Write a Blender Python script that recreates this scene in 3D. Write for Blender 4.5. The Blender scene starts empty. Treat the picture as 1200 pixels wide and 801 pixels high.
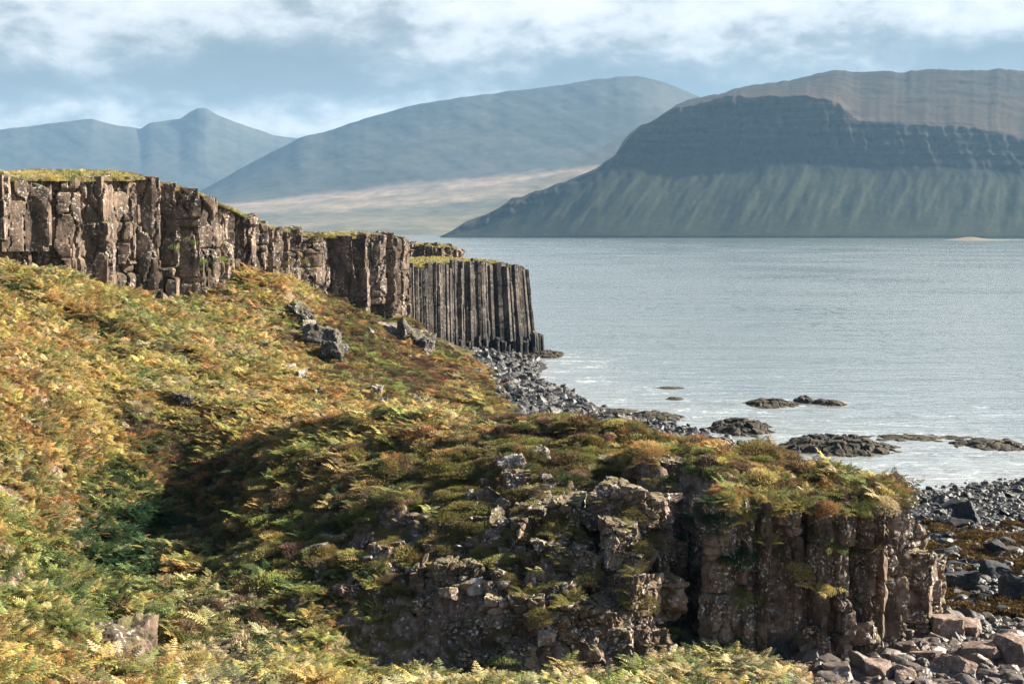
import bpy, math, random
import numpy as np
from mathutils import Vector

R = math.radians
rng = np.random.default_rng(7)
random.seed(7)
scene = bpy.context.scene
col = scene.collection

# ------------------------------------------------------------------ camera numbers (pixels of the 1200x801 photograph)
F = 1648.0
CAMZ = 22.0
HORIZ = 268.0
TH = math.atan((400.5 - HORIZ) / F)
CT, ST = math.cos(TH), math.sin(TH)

def W(px, py, Y):
    """point seen at pixel (px,py) at ground distance Y"""
    cx = (px - 600.0) / F
    cy = -(py - 400.5) / F
    dy = CT + cy * ST
    dz = -ST + cy * CT
    k = Y / dy
    return (cx * k, Y + 0 * cx, CAMZ + dz * k)

def proj(x, y, z):
    zz = z - CAMZ
    d = y * CT - zz * ST
    d = np.maximum(d, 0.1)
    u = y * ST + zz * CT
    return 600 + F * x / d, 400.5 - F * u / d

# ------------------------------------------------------------------ noise
def _hash(ix, iy, iz, s=0):
    h = (ix.astype(np.int64) * 374761393 + iy.astype(np.int64) * 668265263 + iz.astype(np.int64) * 2147483647 + s * 974634777) & 0xFFFFFFFF
    h = ((h ^ (h >> 13)) * 1274126177) & 0xFFFFFFFF
    h = ((h ^ (h >> 16)) * 2246822519) & 0xFFFFFFFF
    h = h ^ (h >> 15)
    return (h & 0xFFFFFF).astype(np.float64) / float(0x1000000)

def vnoise(p, s=0):
    p = np.asarray(p, float)
    i = np.floor(p).astype(np.int64); f = p - i
    f = f * f * f * (f * (f * 6 - 15) + 10)
    r = 0
    for a in (0, 1):
        for b in (0, 1):
            for c in (0, 1):
                w = (f[..., 0] if a else 1 - f[..., 0]) * (f[..., 1] if b else 1 - f[..., 1]) * (f[..., 2] if c else 1 - f[..., 2])
                r = r + w * _hash(i[..., 0] + a, i[..., 1] + b, i[..., 2] + c, s)
    return r * 2 - 1

def fbm(p, octv=4, s=0, gain=0.5):
    p = np.asarray(p, float); a = 1.0; t = 0; n = 0
    for o in range(octv):
        t = t + a * vnoise(p, s + o * 17); n += a
        p = p * 2.03 + 5.7; a *= gain
    return t / n

def fbm2(x, y, sc, octv=4, s=0, gain=0.5):
    return fbm(np.stack([x / sc, y / sc, np.zeros_like(x) + s * 3.7], -1), octv, s, gain)

def worley(p, s=0, jit=0.9):
    """random value of the nearest cell, and the gap to the second nearest"""
    p = np.asarray(p, float)
    i = np.floor(p).astype(np.int64)
    b1 = np.full(p.shape[:-1], 9.0); b2 = b1.copy(); val = np.zeros(p.shape[:-1])
    for a in (-1, 0, 1):
        for b in (-1, 0, 1):
            for c in (-1, 0, 1):
                j0, j1, j2 = i[..., 0] + a, i[..., 1] + b, i[..., 2] + c
                d = np.sqrt((j0 + .5 + jit * (_hash(j0, j1, j2, s) - .5) - p[..., 0]) ** 2 +
                            (j1 + .5 + jit * (_hash(j0, j1, j2, s + 1) - .5) - p[..., 1]) ** 2 +
                            (j2 + .5 + jit * (_hash(j0, j1, j2, s + 2) - .5) - p[..., 2]) ** 2)
                near = d < b1
                b2 = np.where(near, b1, np.minimum(b2, d))
                val = np.where(near, _hash(j0, j1, j2, s + 3), val)
                b1 = np.where(near, d, b1)
    return val, b2 - b1

def sstep(a, b, x):
    t = np.clip((x - a) / (b - a), 0, 1)
    return t * t * (3 - 2 * t)

# ------------------------------------------------------------------ mesh helpers
def new_mesh(name, V, faces, mat=None, attrs=None, smooth=False):
    """V n x 3; faces: list of int arrays (m x k)"""
    me = bpy.data.meshes.new(name)
    V = np.asarray(V, np.float32)
    me.vertices.add(len(V)); me.vertices.foreach_set("co", V.ravel())
    faces = [np.asarray(f, np.int32) for f in faces if len(f)]
    tot = sum(f.size for f in faces); npol = sum(len(f) for f in faces)
    me.loops.add(tot); me.loops.foreach_set("vertex_index", np.concatenate([f.ravel() for f in faces]))
    me.polygons.add(npol)
    sizes = np.concatenate([np.full(len(f), f.shape[1], np.int32) for f in faces])
    starts = np.concatenate([[0], np.cumsum(sizes)[:-1]]).astype(np.int32)
    me.polygons.foreach_set("loop_start", starts)
    me.polygons.foreach_set("loop_total", sizes)
    me.polygons.foreach_set("use_smooth", np.full(npol, smooth, bool))
    me.update(calc_edges=True)
    me.validate()
    for k, a in (attrs or {}).items():
        a = np.asarray(a, np.float32)
        if a.ndim == 1:
            at = me.attributes.new(k, 'FLOAT', 'POINT'); at.data.foreach_set("value", a)
        else:
            at = me.attributes.new(k, 'FLOAT_VECTOR', 'POINT'); at.data.foreach_set("vector", a.ravel())
    if mat: me.materials.append(mat)
    return me

def link(name, me, parent=None, loc=None):
    o = bpy.data.objects.new(name, me); col.objects.link(o)
    if parent: o.parent = parent
    if loc is not None: o.location = loc
    return o

def thing(name, label, cat, loc=(0, 0, 0), group=None):
    o = bpy.data.objects.new(name, None); col.objects.link(o)
    o.location = loc; o.empty_display_size = 0.5
    tag(o, label, cat, group)
    return o

def tag(o, label, cat, group=None):
    o["label"] = label; o["category"] = cat
    if group: o["group"] = group
    return o

def grid_faces(nr, nc, wrap=False, base=0):
    r = np.arange(nr - 1)[:, None]; c = np.arange(nc if wrap else nc - 1)[None, :]
    c2 = (c + 1) % nc
    return (base + np.stack([r * nc + c, r * nc + c2, (r + 1) * nc + c2, (r + 1) * nc + c], -1)).reshape(-1, 4)

# ------------------------------------------------------------------ materials
def nmat(name):
    m = bpy.data.materials.new(name); m.use_nodes = True
    nt = m.node_tree; nt.nodes.clear()
    out = nt.nodes.new('ShaderNodeOutputMaterial')
    return m, nt, out

def N(nt, t, **kw):
    n = nt.nodes.new(t)
    for k, v in kw.items():
        if k == 'ins':
            for i, val in v.items(): n.inputs[i].default_value = val
        else: setattr(n, k, v)
    return n

def ramp(nt, fac, stops, interp='LINEAR'):
    n = nt.nodes.new('ShaderNodeValToRGB'); cr = n.color_ramp; cr.interpolation = interp
    while len(cr.elements) < len(stops): cr.elements.new(0.5)
    for e, (p, c) in zip(cr.elements, stops):
        e.position = p; e.color = (*c, 1) if len(c) == 3 else c
    nt.links.new(fac, n.inputs[0]); return n.outputs[0]

def mixc(nt, fac, a, b, mode='MIX'):
    n = nt.nodes.new('ShaderNodeMix'); n.data_type = 'RGBA'; n.blend_type = mode
    for s, v in ((0, fac), (6, a), (7, b)):
        if hasattr(v, 'is_output'): nt.links.new(v, n.inputs[s])
        else: n.inputs[s].default_value = v if s == 0 else (*v, 1)
    return n.outputs[2]

def math_(nt, op, a, b=None, clamp=False):
    n = nt.nodes.new('ShaderNodeMath'); n.operation = op; n.use_clamp = clamp
    for s, v in ((0, a), (1, b)):
        if v is None: continue
        if hasattr(v, 'is_output'): nt.links.new(v, n.inputs[s])
        else: n.inputs[s].default_value = v
    return n.outputs[0]

def noise_(nt, vec, scale, detail=4, rough=0.55, dist=0.0):
    n = N(nt, 'ShaderNodeTexNoise'); n.inputs['Scale'].default_value = scale
    n.inputs['Detail'].default_value = detail; n.inputs['Roughness'].default_value = rough
    n.inputs['Distortion'].default_value = dist
    nt.links.new(vec, n.inputs['Vector']); return n.outputs['Fac']

def rock_mat(name, c_dark, c_mid, c_light, lichen=0.5, moss=0.6, scale=1.0, tide=None, bump=0.35):
    m, nt, out = nmat(name)
    geo = N(nt, 'ShaderNodeNewGeometry'); pos = geo.outputs['Position']
    sp = N(nt, 'ShaderNodeSeparateXYZ'); nt.links.new(pos, sp.inputs[0])
    nz = N(nt, 'ShaderNodeSeparateXYZ'); nt.links.new(geo.outputs['Normal'], nz.inputs[0])
    n1 = noise_(nt, pos, 0.55 * scale, 6, 0.62)
    base = ramp(nt, n1, [(0.33, c_dark), (0.5, c_mid), (0.68, c_light)])
    n2 = noise_(nt, pos, 3.3 * scale, 5, 0.65)
    base = mixc(nt, 0.75, base, ramp(nt, n2, [(0.32, (0.45, 0.42, 0.4)), (0.52, (0.95, 0.95, 0.95)), (0.7, (1.5, 1.42, 1.35))]), 'MULTIPLY')
    # vertical water streaks
    mp = N(nt, 'ShaderNodeMapping'); mp.inputs['Scale'].default_value = (2.2 * scale, 2.2 * scale, 0.22 * scale)
    nt.links.new(pos, mp.inputs['Vector'])
    n3 = noise_(nt, mp.outputs[0], 1.0, 4, 0.6)
    base = mixc(nt, 0.6, base, ramp(nt, n3, [(0.35, (0.5, 0.5, 0.52)), (0.55, (1, 1, 1))]), 'MULTIPLY')
    # lichen spots
    n4 = noise_(nt, pos, 5.5 * scale, 3, 0.6)
    n5 = noise_(nt, pos, 0.7 * scale, 3, 0.5)
    lf = math_(nt, 'MULTIPLY', ramp(nt, n4, [(0.565, (0, 0, 0)), (0.62, (1, 1, 1))]), ramp(nt, n5, [(0.42, (0, 0, 0)), (0.56, (1, 1, 1))]))
    lf = math_(nt, 'MULTIPLY', lf, lichen)
    base = mixc(nt, lf, base, (0.54, 0.51, 0.47))
    # moss on ledges
    mo = noise_(nt, pos, 1.3 * scale, 4, 0.6)
    up = math_(nt, 'MULTIPLY', ramp(nt, nz.outputs[2], [(0.45, (0, 0, 0)), (0.8, (1, 1, 1))]), ramp(nt, mo, [(0.45, (0, 0, 0)), (0.58, (1, 1, 1))]))
    base = mixc(nt, math_(nt, 'MULTIPLY', up, moss), base, (0.13, 0.12, 0.035))
    if tide:
        base = mixc(nt, ramp(nt, math_(nt, 'ADD', math_(nt, 'DIVIDE', sp.outputs[2], tide), math_(nt, 'MULTIPLY', n1, 0.5)), [(0.55, (1, 1, 1)), (1.0, (0, 0, 0))]), base, (0.011, 0.012, 0.014))
    bs = N(nt, 'ShaderNodeBsdfPrincipled', ins={'Roughness': 0.85, 'Specular IOR Level': 0.25})
    nt.links.new(base, bs.inputs['Base Color'])
    bh = math_(nt, 'ADD', math_(nt, 'MULTIPLY', n2, 0.6), math_(nt, 'MULTIPLY', noise_(nt, pos, 11 * scale, 4, 0.7), 0.4))
    bp = N(nt, 'ShaderNodeBump', ins={'Strength': bump, 'Distance': 0.25 / scale})
    nt.links.new(bh, bp.inputs['Height']); nt.links.new(bp.outputs[0], bs.inputs['Normal'])
    nt.links.new(bs.outputs[0], out.inputs[0])
    return m

M_crag = rock_mat('brown basalt', (0.036, 0.027, 0.021), (0.098, 0.068, 0.050), (0.20, 0.145, 0.108), 0.55, 0.55, 0.7)
M_bluff = rock_mat('lichened basalt', (0.045, 0.032, 0.025), (0.125, 0.086, 0.062), (0.25, 0.18, 0.135), 1.0, 0.7, 1.2)
M_col = rock_mat('columnar basalt', (0.018, 0.015, 0.014), (0.048, 0.039, 0.034), (0.12, 0.096, 0.08), 0.25, 0.4, 0.6, tide=7.0)
M_boul = rock_mat('beach rock', (0.075, 0.05, 0.04), (0.17, 0.115, 0.09), (0.27, 0.2, 0.16), 0.4, 0.0, 1.6)
M_wet = rock_mat('wet black rock', (0.012, 0.013, 0.016), (0.026, 0.028, 0.033), (0.06, 0.06, 0.064), 0.1, 0.0, 1.2)
M_sker = rock_mat('weedy skerry rock', (0.010, 0.009, 0.008), (0.028, 0.022, 0.016), (0.065, 0.048, 0.03), 0.05, 0.12, 0.9)
M_dark = rock_mat('dark slope rock', (0.02, 0.018, 0.017), (0.05, 0.042, 0.038), (0.12, 0.10, 0.088), 0.5, 0.5, 1.0)
M_grey = rock_mat('grey slope rock', (0.10, 0.085, 0.075), (0.22, 0.18, 0.16), (0.36, 0.31, 0.28), 0.8, 0.5, 1.3)

def tint_rock(name, lo, hi):
    """scattered shingle: colour from each stone's own tint"""
    m, nt, out = nmat(name)
    at = N(nt, 'ShaderNodeAttribute', attribute_type='INSTANCER', attribute_name='tint')
    geo = N(nt, 'ShaderNodeNewGeometry')
    n = noise_(nt, geo.outputs['Position'], 3.0, 5, 0.65)
    c = mixc(nt, 1.0, at.outputs['Color'], ramp(nt, n, [(0.3, (lo,) * 3), (0.7, (hi,) * 3)]), 'MULTIPLY')
    bs = N(nt, 'ShaderNodeBsdfPrincipled', ins={'Roughness': 0.55, 'Specular IOR Level': 0.4})
    nt.links.new(c, bs.inputs['Base Color'])
    bp = N(nt, 'ShaderNodeBump', ins={'Strength': 0.3, 'Distance': 0.1})
    nt.links.new(n, bp.inputs['Height']); nt.links.new(bp.outputs[0], bs.inputs['Normal'])
    nt.links.new(bs.outputs[0], out.inputs[0])
    return m
M_shingle = tint_rock('shore stone', 0.5, 1.6)

def leaf_mat(name, trans=0.35):
    m, nt, out = nmat(name)
    at = N(nt, 'ShaderNodeAttribute', attribute_type='INSTANCER', attribute_name='tint')
    lv = N(nt, 'ShaderNodeAttribute', attribute_type='GEOMETRY', attribute_name='leafvar')
    c = mixc(nt, 1.0, at.outputs['Color'], ramp(nt, lv.outputs['Fac'], [(0, (0.5, 0.58, 0.55)), (0.5, (1, 1, 1)), (1, (1.5, 1.3, 1.05))]), 'MULTIPLY')
    d = N(nt, 'ShaderNodeBsdfDiffuse'); t = N(nt, 'ShaderNodeBsdfTranslucent')
    nt.links.new(c, d.inputs[0]); nt.links.new(c, t.inputs[0])
    mx = N(nt, 'ShaderNodeMixShader', ins={0: trans})
    nt.links.new(d.outputs[0], mx.inputs[1]); nt.links.new(t.outputs[0], mx.inputs[2])
    nt.links.new(mx.outputs[0], out.inputs[0])
    return m
M_leaf = leaf_mat('leaf', 0.42)
M_grass = leaf_mat('grass blade', 0.3)
M_twig = leaf_mat('heather twig', 0.15)

# ------------------------------------------------------------------ ground heights
def rbf_fit(pts, smooth=1e-3):
    P = np.array(pts, float); xy = P[:, :2] / 40.0
    d = np.linalg.norm(xy[:, None] - xy[None], axis=-1)
    K = np.where(d > 0, d * d * np.log(d + 1e-12), 0) + np.eye(len(P)) * smooth
    A = np.zeros((len(P) + 3,) * 2); A[:len(P), :len(P)] = K
    A[:len(P), len(P):] = np.c_[np.ones(len(P)), xy]; A[len(P):, :len(P)] = A[:len(P), len(P):].T
    w = np.linalg.solve(A, np.r_[P[:, 2], 0, 0, 0])
    def ev(x, y):
        x = np.asarray(x, float); sh = x.shape
        q = np.stack([x.ravel(), np.asarray(y, float).ravel()], -1) / 40.0
        outv = np.empty(len(q))
        for k in range(0, len(q), 40000):
            qq = q[k:k + 40000]
            d2 = ((qq[:, None] - xy[None]) ** 2).sum(-1)
            outv[k:k + 40000] = (0.5 * d2 * np.log(d2 + 1e-18)) @ w[:len(P)] + w[len(P)] + qq @ w[len(P) + 1:]
        return outv.reshape(sh)
    return ev

low = []
def L(px, py, Y):
    x, y, z = W(px, py, Y); low.append((x, y, z - (0.55 if py > 350 and py < 640 else 0.25)))   # room for the plants
def LW(x, y, z): low.append((x, y, z))
for a in [(-160, 285, 112), (0, 303, 124), (60, 319, 130), (100, 333, 134), (150, 346, 140), (230, 347, 150), (300, 322, 160), (330, 332, 172),
          (370, 345, 180), (440, 368, 190), (468, 372, 193),
          (478, 400, 184), (502, 424, 170), (530, 446, 157), (556, 466, 146), (576, 486, 137),
          (330, 390, 150), (390, 430, 142), (300, 420, 128), (400, 380, 165), (450, 470, 128), (500, 482, 125), (250, 400, 128),
          (100, 400, 112), (0, 390, 100), (200, 460, 104), (130, 440, 101), (60, 440, 92), (0, 480, 78), (270, 478, 100), (330, 484, 100), (-150, 400, 85), (-150, 520, 64),
          (180, 610, 86), (150, 690, 74), (115, 630, 82), (205, 545, 94), (90, 690, 69), (70, 595, 79), (60, 520, 82), (0, 600, 58), (25, 660, 56), (0, 700, 50), (60, 770, 47), (0, 800, 42),
          (-120, 640, 48), (115, 745, 60), (200, 770, 59), (300, 790, 58), (400, 796, 58), (500, 798, 58), (600, 796, 58.5), (700, 793, 59), (800, 785, 60), (900, 790, 60.5), (960, 800, 61)]:
    L(*a)
# near ground between the camera and the frame, and the shore behind the bluff
for a in [(0, 0, 20.2), (0, -20, 22), (-20, 0, 21), (20, 0, 17), (-20, 20, 16), (0, 20, 13.5), (20, 22, 9), (-14, 35, 9.2), (0, 38, 7.0), (14, 40, 4.5), (28, 40, 2.6), (-30, 30, 15), (8, 48, 4.3), (20, 52, 2.4), (-4, 48, 5.4),
          (17, 62, 1.8), (22, 62, 1.6), (30, 62, 1.5), (45, 62, 1.8), (22, 75, 1.25), (30, 80, 1.0), (40, 80, 1.1), (28, 100, 0.5), (40, 100, 0.45), (55, 100, 0.6), (33, 118, -0.05), (44, 122, -0.1), (58, 124, 0.0),
          (26, 122, 0.1), (60, 60, 2.4), (75, 90, 2.0),
          (34, 130, -0.8), (48, 136, -1.2), (70, 140, -1.0), (22, 140, 0.15), (12, 125, 1.4), (4, 118, 2.3), (-6, 112, 4.4), (14, 105, 2.0), (4, 104, 2.8), (-8, 104, 4.6),
          (3, 137, 1.3), (8, 140, 1.0), (4, 150, 1.2), (0, 160, 1.9), (-3, 172, 2.6), (8, 155, 0.7), (15, 150, 0.25), (19, 158, -0.1), (6, 175, 0.45), (2, 185, 0.9), (-6, 190, 3.2), (10, 172, -0.05), (6, 195, -0.05), (5, 215, -0.1), (1, 205, 0.6),
          (-4, 215, 2.0), (-10, 215, 4.0), (-2, 232, 1.2), (3, 236, 0.2), (-10, 232, 2.5), (6, 250, -0.6), (8, 236, -0.6),
          (16, 185, -0.8), (14, 215, -1.0), (30, 170, -1.2), (34, 150, -0.9), (50, 170, -2), (40, 220, -2.5), (18, 260, -2.5), (60, 260, -3), (80, 200, -3), (15, 300, -3), (60, 320, -3.5),
          (-12, 72, 4.6), (-10, 66, 4.3), (-5, 70, 4.0), (0, 72, 3.4), (8, 72, 2.4), (14, 72, 1.9), (-15, 62, 5.0), (-11, 84, 5.4), (-2, 84, 3.6), (8, 84, 2.2), (-13, 92, 6.0), (-25, 215, 9), (-40, 200, 12), (-60, 170, 15), (-25, 260, 3), (-8, 270, 0.5), (-60, 240, 10), (-90, 200, 15), (-90, 130, 17), (-80, 90, 17), (-70, 50, 17), (-60, 320, 3), (-30, 320, -1), (0, 310, -2), (-120, 250, 12), (-120, 100, 20)]:
    LW(*a)
G_low = rbf_fit(low, 2e-3)

# the bluff: front edge, then round the back (x, y)
def PX(px, Y): return ((px - 600) / F * Y * 1.0, Y)
bl_poly = np.array([PX(285, 63), PX(340, 62), PX(430, 61), PX(520, 60.2), PX(640, 60), PX(725, 60.3), PX(768, 61.5), PX(788, 66.5), PX(808, 69.5), PX(828, 65.6), PX(850, 64.3),
                    PX(900, 64.6), PX(980, 65.3), PX(1045, 66.0), (19.0, 67.3), (19.7, 69.5), (19.4, 73), (17.5, 79), (13, 86), (6, 92), (-3, 97), (-12, 101), (-21, 102), (-21.5, 94), (-17.5, 82), (-14.8, 72)])
top = [W(*a) for a in [(250, 497, 92), (300, 492, 93), (390, 489, 91), (480, 487, 88), (560, 491, 86), (640, 494, 83), (700, 497, 81), (760, 502, 79), (800, 508, 78), (870, 518, 77), (950, 537, 76), (1030, 557, 73), (1072, 580, 70.5),
                       (300, 545, 80), (300, 600, 73), (330, 650, 68), (400, 560, 79), (450, 560, 77), (600, 552, 73), (700, 548, 72), (770, 552, 71), (500, 540, 79),
                       (850, 560, 69.5), (950, 580, 68), (1060, 592, 66.5), (900, 540, 74), (1000, 568, 71), (880, 572, 67), (1000, 590, 66.3)]]
top = [(a, b, c - 0.5) for a, b, c in top]
top += [(-18, 105, 7.5), (-4, 100, 7.5), (8, 95, 7), (18, 84, 7), (21, 76, 7.5), (22, 66, 8.6), (16, 60, 9.4), (8, 60, 9.6), (0, 58, 9.0), (-10, 58, 6.5)]
G_top = rbf_fit(top, 1e-3)

def sdist(x, y, poly):
    """signed distance to a polygon, positive inside"""
    sh = x.shape; p = np.stack([x.ravel(), y.ravel()], -1)
    a = poly; b = np.roll(poly, -1, 0)
    best = np.full(len(p), 1e9); ins = np.zeros(len(p), bool)
    for A, B in zip(a, b):
        e = B - A; t = np.clip(((p - A) @ e) / (e @ e), 0, 1)
        best = np.minimum(best, np.linalg.norm(p - A - t[:, None] * e, axis=1))
        c = ((A[1] > p[:, 1]) != (B[1] > p[:, 1])) & (p[:, 0] < (B[0] - A[0]) * (p[:, 1] - A[1]) / (B[1] - A[1] + 1e-12) + A[0])
        ins ^= c
    return np.where(ins, best, -best).reshape(sh)

def ground(x, y, detail=True):
    x = np.asarray(x, float); y = np.asarray(y, float)
    zl = G_low(x, y)
    gm = sstep(-6, -9, x) * sstep(118, 110, y); zl = np.where(gm > 0, zl * (1 - gm) + gm * (3.4 + np.log1p(np.exp(np.clip((zl - 3.4) * 2, -30, 30))) / 2), zl)
    sd = sdist(x, y, bl_poly)
    near = sd > -6
    z = zl.copy()
    if near.any():
        xn, yn, sn = x[near], y[near], sd[near]
        zt = G_top(xn, yn)
        steep = sstep(5.0, 8.5, xn) * (1 - sstep(74, 80, yn))       # right bluff: near vertical
        wid = 7.5 * (1 - steep) + 1.3 * steep
        wob = 1.1 * (1 - steep) * fbm2(xn, yn, 3.0, 4, 5)
        t = np.clip((sn + wob + 0.2) / wid, 0, 1)
        t = t * (1 - 0.45 * (1 - steep)) + 0.45 * (1 - steep) * (1 - (1 - t) ** 2.2)
        t = np.where(steep > 0.5, sstep(0, 1, t), t)
        # rocky terraces on the sloping face
        hum = np.abs(fbm2(xn, yn, 1.9, 2, 19)) * 2.2
        st = 6 * t + 0.9 * fbm2(xn, yn, 2.2, 3, 9)
        fl = np.floor(st); fr = st - fl
        t2 = (fl + sstep(0.25, 0.75, fr) - 0.9 * fbm2(xn, yn, 2.2, 3, 9)) / 6
        face = np.exp(-((t - 0.5) / 0.38) ** 4) * (1 - steep) * (yn < 80)
        t = t + (t2 - t) * face * 0.85
        t = np.clip(t, 0, 1)
        zl = zl.copy(); zt = zt + 0.45 * (hum - 0.5) * sstep(0.0, 3.0, sn) * sstep(2.0, 6.0, sn + 8 * (1 - steep))
        z[near] = np.maximum(zl[near] * 1.0, zl[near] * (1 - t) + np.maximum(zt, zl[near]) * t)
    if detail:
        shore = sstep(3.2, 1.6, z)
        z = z + (1 - shore) * (0.8 * (np.abs(fbm2(x, y, 3.4, 2, 29)) * 2 - 0.4) + 0.55 * fbm2(x, y, 7.0, 3, 1) + 0.28 * fbm2(x, y, 2.1, 3, 2) + 0.10 * fbm2(x, y, 0.6, 2, 3)) + shore * (0.16 * fbm2(x, y, 3.0, 4, 4) + 0.06 * fbm2(x, y, 0.7, 2, 6))
    return z

def face_chunks(x, y, z):
    sd = sdist(x, y, bl_poly); m = (sd > -1) & (sd < 9) & (y < 76) & (x > -14); out = z.copy()
    P = np.stack([x[m], y[m], z[m]], -1); v, g = worley(P / np.array([.8, .8, .5]) + .3 * fbm(P / 1.2, 2, 8)[:, None], 77)
    f = sstep(-14, -6, x[m]) * sstep(9, 5.5, sd[m])
    out[m] = z[m] + f * (0.5 * (v - .5) - 0.25 * np.exp(-(g / .08) ** 2)); return out

def axis(segs):
    out = []
    for a, b, d in segs: out.append(np.arange(a, b, d))
    return np.r_[np.concatenate(out), segs[-1][1]]
gx = axis([(-140, -60, 2.5), (-60, -22, 0.4), (-22, 22, 0.16), (22, 50, 0.3), (50, 100, 1.5)])
gy = axis([(-30, 30, 1.5), (30, 56, 0.35), (56, 84, 0.16), (84, 140, 0.4), (140, 250, 0.8), (250, 330, 2)])
X, Y = np.meshgrid(gx, gy)
Zg = face_chunks(X, Y, ground(X, Y))

def gz(x, y):
    """height of the ground mesh"""
    x = np.asarray(x, float); y = np.asarray(y, float)
    i = np.clip(np.searchsorted(gx, x) - 1, 0, len(gx) - 2); j = np.clip(np.searchsorted(gy, y) - 1, 0, len(gy) - 2)
    fx = np.clip((x - gx[i]) / (gx[i + 1] - gx[i]), 0, 1); fy = np.clip((y - gy[j]) / (gy[j + 1] - gy[j]), 0, 1)
    return (Zg[j, i] * (1 - fx) * (1 - fy) + Zg[j, i + 1] * fx * (1 - fy) + Zg[j + 1, i] * (1 - fx) * fy + Zg[j + 1, i + 1] * fx * fy)
def gslope(x, y, e=0.35):
    dx = (gz(x + e, y) - gz(x - e, y)) / (2 * e); dy = (gz(x, y + e) - gz(x, y - e)) / (2 * e)
    return dx, dy

def ground_mat():
    m, nt, out = nmat('hillside soil and shore gravel')
    geo = N(nt, 'ShaderNodeNewGeometry'); pos = geo.outputs['Position']
    sp = N(nt, 'ShaderNodeSeparateXYZ'); nt.links.new(pos, sp.inputs[0])
    nz = N(nt, 'ShaderNodeSeparateXYZ'); nt.links.new(geo.outputs['Normal'], nz.inputs[0])
    n1 = noise_(nt, pos, 0.35, 5, 0.6); n2 = noise_(nt, pos, 3.0, 5, 0.65)
    soil = ramp(nt, n1, [(0.3, (0.035, 0.04, 0.016)), (0.5, (0.075, 0.058, 0.022)), (0.7, (0.11, 0.085, 0.03))])
    soil = mixc(nt, 0.7, soil, ramp(nt, n2, [(0.3, (0.4, 0.42, 0.4)), (0.7, (1.4, 1.3, 1.1))]), 'MULTIPLY')
    rock = ramp(nt, n2, [(0.3, (0.045, 0.032, 0.026)), (0.5, (0.13, 0.088, 0.066)), (0.7, (0.24, 0.175, 0.14))])
    li = noise_(nt, pos, 5.0, 3, 0.6)
    rock = mixc(nt, ramp(nt, li, [(0.6, (0, 0, 0)), (0.66, (0.8, 0.8, 0.8))]), rock, (0.46, 0.42, 0.38))
    stp = ramp(nt, math_(nt, 'ADD', nz.outputs[2], math_(nt, 'MULTIPLY', math_(nt, 'SUBTRACT', n2, 0.5), 0.35)), [(0.66, (1, 1, 1)), (0.82, (0, 0, 0))])
    c = mixc(nt, stp, soil, rock)
    sh = ramp(nt, math_(nt, 'ADD', sp.outputs[2], math_(nt, 'MULTIPLY', n1, 1.5)), [(0.0, (1, 1, 1)), (0.9, (1, 1, 1)), (1.0, (0, 0, 0))])
    n = nt.nodes.new('ShaderNodeMapRange'); n.inputs[1].default_value = 3.0; n.inputs[2].default_value = 2.3
    nt.links.new(math_(nt, 'ADD', sp.outputs[2], math_(nt, 'MULTIPLY', math_(nt, 'SUBTRACT', n1, 0.5), 2.0)), n.inputs[0])
    grav = ramp(nt, n2, [(0.3, (0.012, 0.012, 0.013)), (0.55, (0.035, 0.033, 0.032)), (0.75, (0.09, 0.08, 0.07))])
    c = mixc(nt, n.outputs[0], c, grav)
    bs = N(nt, 'ShaderNodeBsdfPrincipled', ins={'Roughness': 0.9, 'Specular IOR Level': 0.15})
    nt.links.new(c, bs.inputs['Base Color'])
    bp = N(nt, 'ShaderNodeBump', ins={'Strength': 0.6, 'Distance': 0.3})
    nt.links.new(n2, bp.inputs['Height']); nt.links.new(bp.outputs[0], bs.inputs['Normal'])
    nt.links.new(bs.outputs[0], out.inputs[0]); return m
o = link('ground', new_mesh('ground', np.stack([X, Y, Zg], -1).reshape(-1, 3), [grid_faces(len(gy), len(gx))], ground_mat(), smooth=True))
o["kind"] = 'structure'

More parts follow.
